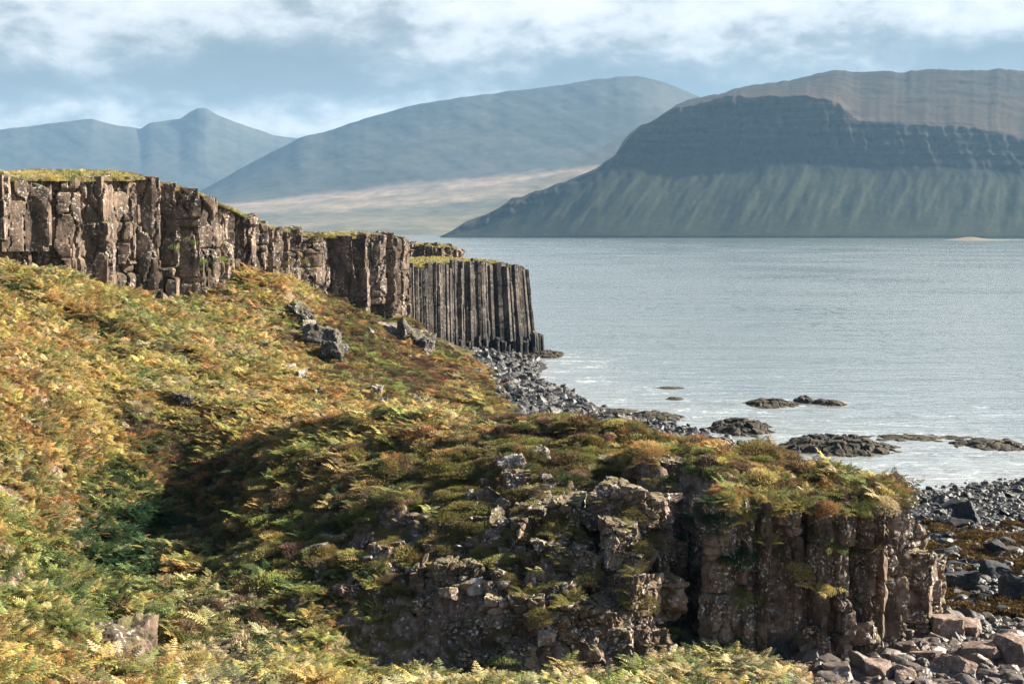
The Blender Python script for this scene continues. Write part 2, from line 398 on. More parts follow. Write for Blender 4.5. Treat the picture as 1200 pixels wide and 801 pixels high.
# ------------------------------------------------------------------ rock pillars
def pillar_mesh(name, poly, z0, z1, res, mat, seed, amp=0.12, chunk=0.12, joint=2.5, shift=0.08, lean=(0, 0), cs=0.8, tilt=0.25, origin=(0, 0, 0), taper=0.0, rough_top=0.1, zs_=1.5):
    r = np.random.default_rng(seed)
    poly = np.asarray(poly, float); cen = poly.mean(0)
    pts = []
    for A, B in zip(poly, np.roll(poly, -1, 0)):
        k = max(1, int(np.linalg.norm(B - A) / res))
        for q in range(k): pts.append(A + (B - A) * q / k)
    per = np.array(pts); n = len(per)
    per = per + (cen - per) * 0.0
    H = z1 - z0
    zs = np.linspace(0, H, max(4, int(H / res)))
    joints = np.sort(r.uniform(0.05, 0.95, r.poisson(H / joint))) * H
    bi = np.searchsorted(joints, zs)
    sh = r.normal(0, shift, (len(joints) + 1, 2)); sc = 1 + r.normal(0, 0.05, len(joints) + 1)
    crack = np.zeros(len(zs))
    for jn in joints: crack = np.maximum(crack, np.exp(-((zs - jn) / (res * 0.7)) ** 2))
    rel = per - cen
    dirn = rel / (np.linalg.norm(rel, axis=1, keepdims=True) + 1e-9)
    P = np.zeros((len(zs), n, 3))
    tp = (1 + taper * (1 - zs / H))[:, None, None]
    P[:, :, :2] = cen + rel[None] * (sc[bi])[:, None, None] * tp + sh[bi][:, None, :] + np.array(lean)[None, None, :] * (zs / H - 1)[:, None, None]
    P[:, :, 2] = z0 + zs[:, None]
    d = amp * fbm(P / (0.9 * cs) + seed * 1.7, 4, seed % 97)
    if chunk:
        v, g = worley(P / np.array([cs, cs, cs * zs_]) + seed * 3.1 + 0.25 * fbm(P / cs, 2, 3)[..., None], seed % 53)
        d = d + chunk * (v - 0.6) - chunk * 0.7 * np.exp(-(g / 0.06) ** 2)
    d = d - 0.07 * crack[:, None] * (amp + chunk + 0.1) / 0.25
    P[:, :, :2] += dirn[None] * d[..., None]
    # top
    tv = r.normal(0, tilt, 2)
    w_top = np.clip((zs - H + 0.8) / 0.8, 0, 1)[:, None]
    P[:, :, 2] += w_top * ((P[:, :, :2] - cen) @ tv + rough_top * fbm(P / 0.5, 3, seed % 31))
    rings = [P.reshape(-1, 3)]; lastr = P[-1]; faces = [grid_faces(len(zs), n, True)]
    base = (len(zs) - 1) * n
    cc = lastr.mean(0)
    allv = P.reshape(-1, 3); prev = base; nv = len(allv); ex = []
    for k, s in enumerate((0.95, 0.8, 0.62, 0.42, 0.2)):
        q = cc + (lastr - cc) * s
        q[:, 2] += (0.05 if k else 0.0) + rough_top * 2.0 * fbm(q / 0.45, 4, seed % 29) + 0.3 * chunk * (worley(q / (cs * .6), seed % 23)[0] - .5)
        ex.append(q)
        a = np.arange(n); b = (a + 1) % n
        faces.append(np.stack([prev + a, prev + b, nv + b, nv + a], -1)); prev = nv; nv += n
    ex.append(cc[None] + np.array([[0, 0, 0.06]]))
    a = np.arange(n); faces.append(np.stack([prev + a, prev + (a + 1) % n, np.full(n, nv)], -1))
    V = np.concatenate([allv] + ex) - np.array(origin)
    return new_mesh(name, V, faces, mat)

def along(pts, s):
    """point and direction at distance s along a polyline"""
    pts = np.asarray(pts, float); seg = np.linalg.norm(np.diff(pts[:, :2], axis=0), axis=1); cum = np.r_[0, np.cumsum(seg)]
    i = min(max(np.searchsorted(cum, s) - 1, 0), len(seg) - 1)
    t = (s - cum[i]) / seg[i]
    d = (pts[i + 1] - pts[i])[:2] / seg[i]
    return pts[i] + (pts[i + 1] - pts[i]) * t, d
def length(pts):
    pts = np.asarray(pts, float); return np.linalg.norm(np.diff(pts[:, :2], axis=0), axis=1).sum()

def rock_wall(root, line, wid, depth, res, mat, seed, rows=2, part='rock_pillar', base_drop=0.8, off=0.6, overhang=0.0, hvar=0.5, vee=1.0, hwf=0.56, **kw):
    """row of irregular pillars along a polyline of (x, y, zbase, ztop); outward is to the right of its direction"""
    r = np.random.default_rng(seed); org = np.array(root.location)
    for row in range(rows):
        s = -wid * 0.5 * row; Ltot = length(line); k = 0
        while s < Ltot:
            w = wid * r.uniform(0.45, 1.65)
            p, d = along(line, min(s + w / 2, Ltot)); nrm = np.array([d[1], -d[0]])
            o_ = r.normal(0, off * 0.6) - row * depth * 0.55
            c = p[:2] + nrm * (o_ - depth * 0.5)
            hw, hd = w * hwf, depth * 0.5
            pk = r.uniform(-0.35, 0.45)
            prof = [(-hw, -hd), (-hw, hd * r.uniform(-0.1, 0.5)), (hw * (pk - r.uniform(0.15, 0.4)), hd * r.uniform(0.8, 1.15)), (hw * (pk + r.uniform(0.05, 0.35)), hd * r.uniform(0.9, 1.4)), (hw, hd * r.uniform(-0.3, 0.5)), (hw, -hd)]
            prof = [(a, hd * 0.75 + (b - hd * 0.75) * vee) if b > -hd * 0.9 else (a, b) for a, b in prof]
            poly = [c + d * a + nrm * b for a, b in prof]
            z0, z1 = p[2] - base_drop, p[3] + r.normal(0, hvar) * (1 if row == 0 else 0.6) - 0.1 * row
            if overhang and row == 0 and r.random() < overhang: z0 = p[2] + r.uniform(0.10, 0.34) * (p[3] - p[2])
            me = pillar_mesh(part, poly[::1], z0, z1, res, mat, seed * 1000 + row * 200 + k, origin=org, **kw)
            link(part, me, root); s += w; k += 1

def fix_ccw(): pass

def strip_turf(root, name, line, widths, drops, mat, res=1.0, seed=0, amp=0.25):
    """turf lying behind a wall's top: rows stepping back (to the left of the line's direction)"""
    org = np.array(root.location); Ltot = length(line); n = max(8, int(Ltot / res)); rows = []
    for b, dz in zip(widths, drops):
        row = []
        for k in range(n + 1):
            p, d = along(line, Ltot * k / n); nl = np.array([-d[1], d[0]])
            row.append([p[0] + nl[0] * b, p[1] + nl[1] * b, p[3] + dz])
        rows.append(row)
    P = np.array(rows); P[..., 2] += amp * fbm2(P[..., 0], P[..., 1], 3.0, 4, seed) * 1.0
    me = new_mesh(name, P.reshape(-1, 3) - org, [grid_faces(len(rows), n + 1)], mat, smooth=True)
    return link(name, me, root), P

def turf_mat():
    m, nt, out = nmat('short cliff top turf')
    geo = N(nt, 'ShaderNodeNewGeometry'); pos = geo.outputs['Position']
    c = ramp(nt, noise_(nt, pos, 0.5, 5, 0.65), [(0.3, (0.09, 0.10, 0.025)), (0.5, (0.20, 0.19, 0.05)), (0.68, (0.30, 0.24, 0.08))])
    c = mixc(nt, 0.5, c, ramp(nt, noise_(nt, pos, 4, 3, 0.6), [(0.3, (0.5, 0.5, 0.5)), (0.7, (1.3, 1.3, 1.2))]), 'MULTIPLY')
    bs = N(nt, 'ShaderNodeBsdfPrincipled', ins={'Roughness': 0.95, 'Specular IOR Level': 0.1})
    nt.links.new(c, bs.inputs['Base Color']); nt.links.new(bs.outputs[0], out.inputs[0]); return m
M_turf = turf_mat()

def wl(items):
    """(px, py_base, py_top, Y) -> wall line"""
    out = []
    for px, pb, pt, Yd in items:
        b = W(px, pb, Yd); t = W(px, pt, Yd)
        out.append((b[0], b[1], b[2], t[2]))
    return np.array(out)
turf_pts = []          # (x,y,z,size) samples for the cliff-top grass

crag_line = wl([(-170, 285, 200, 110), (-60, 292, 204, 118), (0, 302, 208, 124), (60, 318, 210, 130), (120, 336, 209, 136), (180, 346, 207, 143), (208, 348, 219, 147), (245, 342, 228, 152), (282, 326, 245, 158), (312, 322, 262, 166)])
ck = thing('basalt_crag', 'tall brown basalt crag with grassy top, highest rock at the upper left', 'crag', (-40, 138, 14))
rock_wall(ck, crag_line, 2.9, 3.6, 0.17, M_crag, 11, rows=2, off=1.15, overhang=0.45, amp=0.16, chunk=0.55, joint=4.0, shift=0.14, cs=1.5, hvar=0.22, zs_=3.0, vee=0.9, tilt=0.1)
_, P = strip_turf(ck, 'turf_top', crag_line, [0.6, 2.2, 5, 10, 20, 40], [-0.25, 0.3, 0.55, 0.7, 0.3, -3], M_turf, 1.0, 3)
turf_pts.append((P, 'a'))

crag2_line = wl([(306, 326, 262, 170), (335, 334, 268, 176), (370, 344, 275, 182), (405, 356, 278, 187), (440, 368, 276, 190), (466, 372, 277, 194), (471, 376, 280, 201), (473, 380, 284, 212)])
ck2 = thing('basalt_crag', 'lower brown crag with turf along its top, between the tall crag and the columns', 'crag', (-23, 187, 11))
rock_wall(ck2, crag2_line, 2.3, 3.0, 0.2, M_crag, 12, rows=2, off=0.9, overhang=0.2, amp=0.18, chunk=0.4, joint=3.5, shift=0.14, cs=1.3, hvar=0.3, zs_=2.6, vee=1.0, tilt=0.12)
_, P = strip_turf(ck2, 'turf_top', crag2_line[:6], [0.8, 2.5, 6, 12, 25, 45], [-0.2, 0.15, 0.3, 0.2, -1.5, -6], M_turf, 1.0, 4)
turf_pts.append((P, 'b'))

# columnar headland -------------------------------------------------------------
head_line = wl([(452, 394, 318, 221), (480, 402, 315, 224), (520, 410, 311, 230), (560, 415, 307, 236), (592, 417, 308, 240), (610, 416, 314, 244), (617, 413, 318, 252), (614, 410, 320, 262)])
hd = thing('columnar_headland', 'dark headland of straight upright basalt columns standing in the sea', 'headland', (-8, 236, 0))
import bmesh
def merged(meshes, name, mat):
    bm = bmesh.new()
    for me in meshes: bm.from_mesh(me)
    me = bpy.data.meshes.new(name); bm.to_mesh(me); bm.free(); me.materials.append(mat)
    for q in meshes: bpy.data.meshes.remove(q)
    return me
cols_own, cols_rest = [], []
def add_col(own, me):
    if own and len(cols_own) < 100: cols_own.append(link('basalt_column', me, hd))
    else: cols_rest.append(me)
org = np.array(hd.location); r = np.random.default_rng(31); Lh = length(head_line); k = 0
for row in range(3):
    s = 0.3 * row
    while s < Lh:
        w = r.uniform(0.55, 1.25); p, d = along(head_line, min(s + w / 2, Lh)); nrm = np.array([d[1], -d[0]])
        c = p[:2] - nrm * (0.75 * row + 0.5 - r.normal(0, 0.22))
        a0 = r.uniform(0, 6.28); rad = w * 0.60
        poly = [c + rad * np.array([math.cos(a0 + 6.283 * q / 6 + r.normal(0, .12)), math.sin(a0 + 6.283 * q / 6 + r.normal(0, .12))]) for q in range(6)]
        f = s / Lh
        lean = np.array([-2.6 * max(0.0, f - 0.3), 0.0]) - nrm * 0.35
        z0 = -0.6; z1 = p[3] + r.normal(0, 0.35) - 0.1 * row
        broken = row == 0 and f > 0.45 and r.random() < 0.45
        if broken: z1 = r.uniform(1.5, 5.5)
        add_col(row == 0, pillar_mesh('basalt_column', poly, z0, z1, 0.26, M_col, 5000 + k, amp=0.05, chunk=0.05, joint=4, shift=0.035, lean=lean, cs=0.8, tilt=0.25, origin=org))
        k += 1; s += w * 0.93
    if row == 0:      # broken stumps standing in front of the right half
        s = Lh * 0.3
        while s < Lh * 0.82:
            w = r.uniform(0.6, 1.0); p, d = along(head_line, s); nrm = np.array([d[1], -d[0]])
            c = p[:2] + np.array([1.9 * max(0.0, s / Lh - 0.3), 0.0]) + nrm * r.uniform(0.4, 2.0); rad = w * .6; a0 = r.uniform(0, 6)
            poly = [c + rad * np.array([math.cos(a0 + 1.0472 * q), math.sin(a0 + 1.0472 * q)]) for q in range(6)]
            add_col(True, pillar_mesh('basalt_column', poly, -0.8, r.uniform(0.7, 4.2), 0.26, M_col, 5500 + k, amp=0.06, chunk=0.05, joint=2, shift=0.05, lean=nrm * -0.2, cs=.8, tilt=0.3, origin=org))
            k += 1; s += w * 0.8
o = link('basalt_column', merged(cols_rest, 'basalt_column', M_col), hd); o['kind'] = 'stuff'
print('columns', k, len(cols_own))
_, P = strip_turf(hd, 'turf_top', head_line, [0.9, 2.2, 5, 10, 16], [-0.15, 0.2, 0.35, 0.45, 0.6], M_turf, 0.8, 5, 0.3)
turf_pts.append((P, 'c'))
# rock behind the columns
far_line = wl([(440, 312, 283, 262), (470, 308, 285, 268), (500, 308, 288, 272), (528, 309, 288, 277), (540, 308, 292, 284), (541, 308, 294, 292)])
fo = thing('rock_outcrop', 'small turf topped outcrop behind the top of the columnar headland', 'outcrop', (-14, 272, 15))
rock_wall(fo, far_line, 1.5, 2.4, 0.28, M_crag, 14, rows=1, off=0.8, amp=0.3, chunk=0.45, joint=1.5, shift=0.2, base_drop=2.5, hvar=0.25)
_, P = strip_turf(fo, 'turf_top', far_line, [0.3, 2.0, 5, 9], [-0.3, 0.25, 0.3, 0.1], M_turf, 0.8, 6)
turf_pts.append((P, 'd'))

# right bluff -------------------------------------------------------------------
bx_line = []
for px, pb, Yb, zt in [(770, 765, 61.6, 7.4), (786, 758, 65.3, 9.0), (806, 752, 68.6, 9.4), (826, 755, 65.3, 9.0), (850, 765, 64.0, 9.1), (900, 772, 64.3, 9.0), (950, 780, 64.7, 8.9), (1000, 786, 65.2, 8.85), (1042, 790, 65.8, 8.9)]:
    b = W(px, pb, Yb); bx_line.append((b[0], b[1], min(b[2], 2.6), zt))
bx_line += [(18.7, 67.0, 1.3, 8.9), (19.3, 69.2, 1.2, 8.6), (19.4, 72, 1.0, 8.4)]
bx_line = np.array(bx_line)
rb = thing('rock_bluff', 'brown pillared rock bluff rising from the shore, ferny top, at lower right', 'bluff', (12, 66, 2))
rock_wall(rb, bx_line[3:], 1.3, 2.4, 0.085, M_bluff, 21, rows=2, off=0.8, vee=1.15, hwf=0.5, overhang=0.0, amp=0.16, chunk=0.26, joint=2.4, shift=0.10, cs=0.75, hvar=0.35, base_drop=1.0, zs_=2.2, tilt=0.1)
# dark buttress behind its right end
for k, (x, y, w, zt) in enumerate([(20.3, 70.5, 1.3, 5.6), (21.2, 72.5, 1.5, 4.6), (20.6, 73.5, 1.6, 6.6), (21.8, 75, 1.3, 3.4)]):
    a0 = k * 1.3; poly = [(x + w * math.cos(a0 + q * 1.0472), y + w * math.sin(a0 + q * 1.0472)) for q in range(6)]
    link('buttress', pillar_mesh('buttress', poly, 0, zt, 0.11, M_bluff, 7700 + k, amp=0.25, chunk=0.3, joint=2, shift=0.1, cs=.9, origin=tuple(rb.location)), rb)

# middle bluff: chaotic rock faces right of the heathery slope -----------------------
mb = thing('rock_bluff', 'broken lichened rock bluff with grassy ledges in the middle foreground', 'bluff', (2, 62, 3))
# ------------------------------------------------------------------ loose rocks
def cubesphere(n):
    t = np.tan(np.linspace(-1, 1, n) * math.pi / 4); a, b = np.meshgrid(t, t); one = np.ones_like(a)
    V, Fc = [], []
    for k, (p, q) in enumerate([((one), 0), ((-one), 0), (one, 1), (-one, 1), (one, 2), (-one, 2)]):
        tri = [None] * 3; tri[q] = p; tri[(q + 1) % 3] = a; tri[(q + 2) % 3] = b
        V.append(np.stack(tri, -1).reshape(-1, 3)); f = grid_faces(n, n, base=k * n * n)
        Fc.append(f if k % 2 == 0 else f[:, ::-1])
    V = np.concatenate(V); Fc = np.concatenate(Fc)
    key = np.round(V, 5); u, inv = np.unique(key, axis=0, return_inverse=True); inv = inv.ravel()
    Vn = u / np.linalg.norm(u, axis=1, keepdims=True)
    return Vn, inv[Fc]
def rock_shape(seed, dims, n=14, rough=0.05, bevel=5, jit=0.22):
    r = np.random.default_rng(seed); D, Fc = cubesphere(n)
    nr = []; ds = []
    for ax in range(3):
        for s in (-1, 1):
            v = np.zeros(3); v[ax] = s; v += r.normal(0, jit, 3); nr.append(v / np.linalg.norm(v)); ds.append(r.uniform(0.75, 1.0))
    for k in range(bevel):
        v = r.normal(0, 1, 3); nr.append(v / np.linalg.norm(v)); ds.append(r.uniform(0.85, 1.15))
    nr = np.array(nr); ds = np.array(ds)
    dt = D @ nr.T; rad = np.where(dt > 0.05, ds / np.maximum(dt, 0.05), 99).min(1)
    V = D * rad[:, None] * 0.5
    V = V * (1 + rough * 2 * fbm(V * 3 + seed, 4, seed % 41)[:, None])
    return V * np.array(dims), Fc


# the faces of the middle bluff: jointed blocks piled along its ledges
def face_block(x, y, z, dims, seed, rz):
    V, Fc = rock_shape(seed, (1, 1, 1), 24, 0.05, 4, 0.16)
    V = V * np.array(dims); P = V + np.array([x, y, z])
    dirn = V / (np.linalg.norm(V, axis=1, keepdims=True) + 1e-9)
    v, g = worley(P / np.array([0.6, 0.6, 0.42]) + 0.3 * fbm(P / 0.8, 2, 3)[:, None], seed % 57)
    V = V + dirn * (0.30 * (v - 0.55) - 0.16 * np.exp(-(g / 0.07) ** 2) + 0.12 * fbm(P / 0.35, 4, 5))[:, None] * min(1.0, max(dims))
    c, s_ = math.cos(rz), math.sin(rz); V = V @ np.array([[c, s_, 0], [-s_, c, 0], [0, 0, 1]])
    blocks.append((max(dims) * (1 if y < 71 else .7), new_mesh('rock_block', V + np.array([x, y, z]) - np.array(mb.location), [Fc], M_bluff)))
blocks = []
def pile(items, wid, depth, layer, seed, line=None):
    r = np.random.default_rng(seed)
    if line is None: line = np.array([(*W(a, b, c), d) for a, b, c, d in items])
    Lt = length(line); k = 0; zoff = 0
    nl = int(np.ceil((line[:, 3] - line[:, 2]).max() / layer))
    for q in range(nl):
        t = 0.0
        while t < Lt:
            w = wid * r.uniform(0.55, 1.4); p, d = along(line, min(t + w / 2, Lt)); h = layer * r.uniform(1.0, 1.6); zc = p[2] - 0.5 + layer * (q + 0.5)
            if zc < p[3] - 0.6 and r.random() < 0.93:
                nrm = np.array([d[1], -d[0]]); back = -0.30 * q + r.normal(0, 0.28) - depth * 0.4
                face_block(p[0] + nrm[0] * back, p[1] + nrm[1] * back, zc + r.normal(0, .12), (w * 1.12, depth * r.uniform(.85, 1.25), h), seed * 100 + k, math.atan2(d[1], d[0]) + r.normal(0, .22))
            k += 1; t += w * 0.92
pile([(650, 750, 60.5, 6.0), (690, 758, 60.2, 6.6), (725, 764, 60.2, 6.2), (768, 765, 61.3, 6.6)], 1.5, 2.0, 1.15, 41)
pile([(545, 772, 60.2, 4.8), (585, 774, 60.1, 5.9), (625, 772, 60.0, 6.1), (650, 768, 60.2, 5.8)], 1.3, 1.8, 1.0, 42)
pile([(615, 690, 63.2, 7.7), (690, 700, 62.6, 8.1), (735, 705, 62.4, 8.2), (782, 720, 63.6, 8.4)], 1.5, 2.2, 1.1, 43)
pile([(620, 610, 66.4, 9.4), (690, 610, 65.6, 9.8), (730, 625, 65.0, 9.9), (770, 640, 65.2, 9.8), (796, 660, 67.6, 9.9)], 1.7, 2.4, 1.2, 44)
pile([(590, 563, 70.3, 9.9), (660, 555, 70.0, 10.1), (720, 552, 70.0, 10.2)], 1.0, 1.4, 0.8, 45)
pile([(735, 548, 72.5, 10.4), (775, 550, 72.0, 10.5), (818, 556, 72.0, 10.3)], 1.3, 1.8, 0.9, 46)

def hit(px, py, y0=36, y1=330):
    ys = np.arange(y0, y1, 0.25); x, _, z = W(px, py, ys)
    g = gz(x, ys); i = np.argmax(g >= z)
    if not (g >= z).any(): return None
    return float(x[i]), float(ys[i]), float(g[i])
def ledge(x0, y0, x1, y1, h, seed, wid=1.0):
    pts = [hit(x0 + (x1 - x0) * t, y0 + (y1 - y0) * t) for t in (0, .25, .5, .75, 1)]
    pts = sorted([p for p in pts if p]); line = np.array([(a, b, c - 0.25, c + h) for a, b, c in pts])
    pile(None, wid, 1.3, 0.7, seed, line)
for q, a in enumerate([(330, 612, 400, 602, .6), (420, 622, 520, 606, .8), (380, 668, 470, 672, .8), (480, 692, 560, 684, 1.0), (540, 642, 640, 632, .9), (555, 592, 660, 586, .8), (295, 662, 350, 670, .5), (250, 738, 330, 722, .4), (590, 722, 650, 716, 1.0), (440, 570, 500, 563, .5), (470, 735, 540, 728, .9), (500, 650, 560, 655, .7)]): ledge(*a, 60 + q)
for q, a in enumerate([(590, 565, 680, 550, .9), (520, 568, 590, 560, .6), (640, 575, 700, 566, .8), (620, 665, 700, 655, 1.0), (560, 615, 620, 608, .8), (660, 700, 760, 690, .9), (430, 650, 500, 640, .6), (700, 545, 760, 538, .7), (600, 745, 700, 735, .9), (400, 700, 450, 694, .6)]): ledge(*a, 80 + q, 1.2)
blocks.sort(key=lambda b: -b[0])
for _, me in blocks[:100]: link('rock_block', me, mb)
if len(blocks) > 100:
    o = link('rock_block', merged([b[1] for b in blocks[100:]], 'rock_block', M_bluff), mb); o['kind'] = 'stuff'
print('blocks', len(blocks))

def put_rock(name, label, cat, x, y, dims, seed, mat, group=None, sink=0.3, n=14, rz=None, z=None, rough=0.05, tilt=0.2):
    V, Fc = rock_shape(seed, dims, n, rough)
    r = np.random.default_rng(seed + 5)
    o = link(name, new_mesh(name, V, [Fc], mat))
    zz = float(gz(x, y)) if z is None else z
    o.location = (x, y, zz + dims[2] * (0.5 - sink))
    o.rotation_euler = (r.normal(0, tilt), r.normal(0, tilt), r.uniform(0, 6.28) if rz is None else rz)
    return tag(o, label, cat, group)

def hit(px, py, y0=36, y1=330):
    """first ground point along the ray of a pixel"""
    ys = np.arange(y0, y1, 0.25); x, _, z = W(px, py, ys)
    g = gz(x, ys); i = np.argmax(g >= z)
    if not (g >= z).any(): return None
    return float(x[i]), float(ys[i]), float(g[i])

slope_rocks = [
    (80, 403, (0.9, .7, .8), 'pale grey stone standing in orange bracken on the left hillside'),
    (157, 440, (1.6, 1.2, 1.0), 'grey boulder in the bracken where two slopes meet'),
    (178, 452, (1.5, 1.0, .6), 'low flat grey stone below the boulder on the bracken slope'),
    (218, 469, (1.2, 1.0, 1.0), 'dark notched stone at the lower end of the bracken fold'),
    (235, 471, (1.6, 1.1, .8), 'wide pale stone at the lower end of the bracken fold'),
    (340, 428, (2.0, 1.4, 1.0), 'pale pinkish boulder on the heathery slope below the lower crag'),
    (352, 436, (1.6, 1.2, 1.1), 'grey boulder just below the pinkish one on the heathery slope'),
    (378, 400, (3.0, 2.2, 2.4), 'dark rock lump half way down the slope under the lower crag'),
    (362, 385, (3.2, 2.2, 2.2), 'dark jagged rock nearest below the lower crag'),
    (390, 415, (2.4, 2.0, 2.0), 'dark rock at the foot of the jagged line under the crag'),
    (350, 368, (2.6, 2.0, 1.8), 'dark broken rock tight under the left of the lower crag'),
    (431, 386, (1.7, 1.3, 1.5), 'pale upright boulder alone on the heather below the lower crag'),
    (447, 392, (1.2, 1.0, .7), 'small pale stone beside the upright boulder on the heather'),
    (450, 380, (5.5, 2.5, 1.6), 'long grey slab of rock under the end of the lower crag'),
    (478, 398, (3.6, 2.6, 2.6), 'large dark rock at the shoreward edge of the slope'),
    (492, 408, (3.0, 2.4, 2.4), 'grooved dark rock overlooking the stony cove'),
    (440, 455, (1.8, 1.3, 1.4), 'grey block on the lower heather slope, left of a cluster'),
    (447, 470, (1.7, 1.3, 1.2), 'pale block low on the heather slope above the bluff'),
    (486, 466, (1.5, 1.2, 1.5), 'pale pointed block on the lower heather slope near the cove'),
    (495, 468, (1.2, 1.0, 1.0), 'small grey block right beside the pale pointed block'),
    (372, 455, (1.8, 1.3, 1.0), 'grey stone in brown heather, middle of the right hand slope'),
    (378, 462, (1.4, 1.0, .8), 'low grey stone under the one in brown heather'),
    (150, 750, (2.3, 2.0, 2.2), 'large grey lichened boulder capped with heather in the left foreground'),
    (268, 655, (1.0, .8, .7), 'pale angular stone on the dark slope left of the bluff'),
    (250, 648, (.8, .6, .5), 'small white stone on the dark slope left of the bluff'),
    (375, 665, (1.3, .9, 1.0), 'brown split block with pale edge on the ferny bluff slope'),
    (265, 622, (.8, .6, .4), 'flat white stone among heather tussocks on the bluff slope'),
    (285, 605, (.9, .6, .5), 'small pale stone under the bracken at the bluff left end'),
    (600, 545, (1.8, 1.2, 1.3), 'pale rounded rock showing at the heathery top of the bluff'),
    (630, 537, (1.6, 1.2, 1.0), 'second pale rounded rock further right at the bluff top'),
    (955, 762, (1.5, 1.4, 1.6), 'square brown block at the foot of the right bluff'),
    (1000, 752, (2.0, 1.5, 1.3), 'wide brown block leaning on the foot of the right bluff'),
]
for k, (px, py, dims, lab) in enumerate(slope_rocks):
    h = hit(px, py + (22 if 'lichened' in lab else 6))
    if h is None: print('no hit', px, py); continue
    dark = 'dark' in lab and 'near' not in lab
    put_rock('boulder', lab, 'boulder', h[0], h[1], tuple(v * (1.0 if py > 700 else (1.25 if dark else 0.75)) for v in dims), 300 + k, M_dark if dark else (M_crag if 'lichened' in lab else M_bluff if 'brown' in lab else M_grey), sink=0.28, n=30, rough=0.2)

# pale outcrop bands in the foreground scree
k = 0
for px, py, n, sx, sy in [(620, 600, 20, 50, 30), (610, 660, 24, 50, 40), (520, 640, 14, 60, 40), (450, 600, 10, 60, 30), (240, 715, 14, 40, 14), (290, 735, 10, 25, 14), (265, 650, 7, 40, 16), (575, 700, 16, 60, 40), (700, 690, 26, 80, 60), (640, 620, 16, 70, 40), (720, 740, 16, 60, 18), (560, 640, 12, 60, 30), (400, 650, 8, 50, 30), (600, 590, 10, 80, 14), (880, 745, 8, 30, 15), (520, 690, 12, 50, 30)]:
    for q in range(int(n * 1.25)):
        h = hit(px + rng.normal(0, sx * 0.6), py + rng.normal(0, sy * 0.6))
        if h is None: continue
        s = rng.uniform(0.18, 0.55) * (1.0 if rng.random() < .88 else 1.7)
        put_rock('outcrop_stone', 'pale lichened stone poking out between heather tussocks on the bluff slope', 'stone', h[0], h[1], (s * 1.3, s, s * 0.85), 900 + k, M_bluff if rng.random() < .8 else M_grey, 'stones showing through the bluff slope', 0.3, 10, rough=0.08)
        k += 1

# ------------------------------------------------------------------ shore boulders
shv = [rock_shape(2000 + q, (1, 0.8, 0.62), 9, 0.06, 14) for q in range(9)]
shore_src = [new_mesh('shore_boulder', V, [Fc], M_shingle) for V, Fc in shv]

def shore_tint(x, y, z, n):
    """upper shore brown and dry, lower shore dark and wet"""
    wet = np.clip((y - 66) / 10, 0, 1) * 0.85 + 0.12 * (y > 100)
    wet = np.clip(wet + rng.normal(0, 0.22, n), 0, 1)[:, None]
    dry = np.array([0.088, 0.068, 0.057]) * rng.uniform(0.6, 1.5, (n, 1))
    we = np.array([0.0115, 0.0118, 0.013]) * np.exp(rng.normal(0, 0.6, (n, 1)))
    return dry * (1 - wet) + we * wet

def scatter_shore(n):
    x = rng.uniform(15, 62, n); y = 58 + (rng.random(n) ** 1.0) * 78
    m = x > 16
    return x, y
pool = []
xa = rng.uniform(8, 56, 76000); ya = rng.uniform(57, 128, 76000)
xb = rng.uniform(-10, 24, 30000); yb = rng.uniform(134, 240, 30000)
xs = np.r_[xa, xb]; ys = np.r_[ya, yb]
zs_ = gz(xs, ys); sd = sdist(xs, ys, bl_poly)
clump = fbm2(xs, ys, 5.0, 3, 77)
keep = (zs_ < 2.7) & (zs_ > -0.22 + 0.15 * clump) & (sd < 0.3) & ~((ys > 205) & (xs > 4)) 
ppx, ppy = proj(xs, ys, zs_)
keep &= ~((xs < 13.2) & (ys < 66.5)); keep &= (ppx > 480) & (ppx < 1330) & (ppy < 880)
edge = np.clip((zs_ + 0.15) / 0.3, 0.12, 1); keep &= rng.random(len(xs)) < edge
xs, ys, zs_ = xs[keep], ys[keep], zs_[keep]
sz = 0.175 * np.exp(rng.normal(0, 0.55, len(xs))) * np.where(ys < 72, 1.2, 1.0) * np.where(ys > 132, 1.7, 1.0)
sz = np.minimum(sz, 1.5)
tint = shore_tint(xs, ys, zs_, len(xs))
# a few named big ones first
named = [
    (1132, 612, (2.3, 1.8, 1.9), M_wet, 'pointed black boulder standing tall among the shore stones'),
    (1120, 690, (2.2, 1.7, 1.1), M_wet, 'broad black boulder in orange weed on the shore'),
    (1172, 650, (1.9, 1.4, .9), M_wet, 'flat black boulder at the edge of the orange weed'),
    (1192, 705, (2.0, 1.7, 1.4), M_wet, 'black boulder cut by the frame edge above the brown blocks'),
    (1165, 675, (1.7, 1.3, 1.0), M_wet, 'low black boulder between two patches of orange weed'),
    (1105, 745, (2.6, 1.7, 1.3), M_boul, 'large sloping brown slab lying at the foot of the shore rocks'),
    (1150, 775, (2.2, 1.5, 1.1), M_boul, 'brown ridged block near the bottom right of the shore'),
    (1190, 780, (2.4, 1.6, 1.5), M_boul, 'tall tilted brown block at the bottom right corner'),
    (1120, 790, (1.6, 1.2, .9), M_boul, 'square brown block in front of the sloping slab'),
    (1060, 800, (1.3, 1.1, .8), M_boul, 'grey brown block under the end of the right bluff'),
    (1085, 775, (1.5, 1.1, .7), M_boul, 'flat brown stone beside the end of the right bluff'),
    (1135, 745, (1.8, 1.2, .9), M_boul, 'long brown stone behind the ridged block on the shore'),
    (1030, 795, (1.3, 1.1, .9), M_boul, 'small cube of brown rock below the bluff corner'),
]
for k, (px, py, dims, mat, lab) in enumerate(named):
    h = hit(px, py)
    if h: put_rock('shore_boulder', lab, 'boulder', h[0], h[1], dims, 700 + k, mat, sink=0.18, n=18, rough=0.07, tilt=0.25)
d_app = sz / ys
order = np.argsort(-d_app)
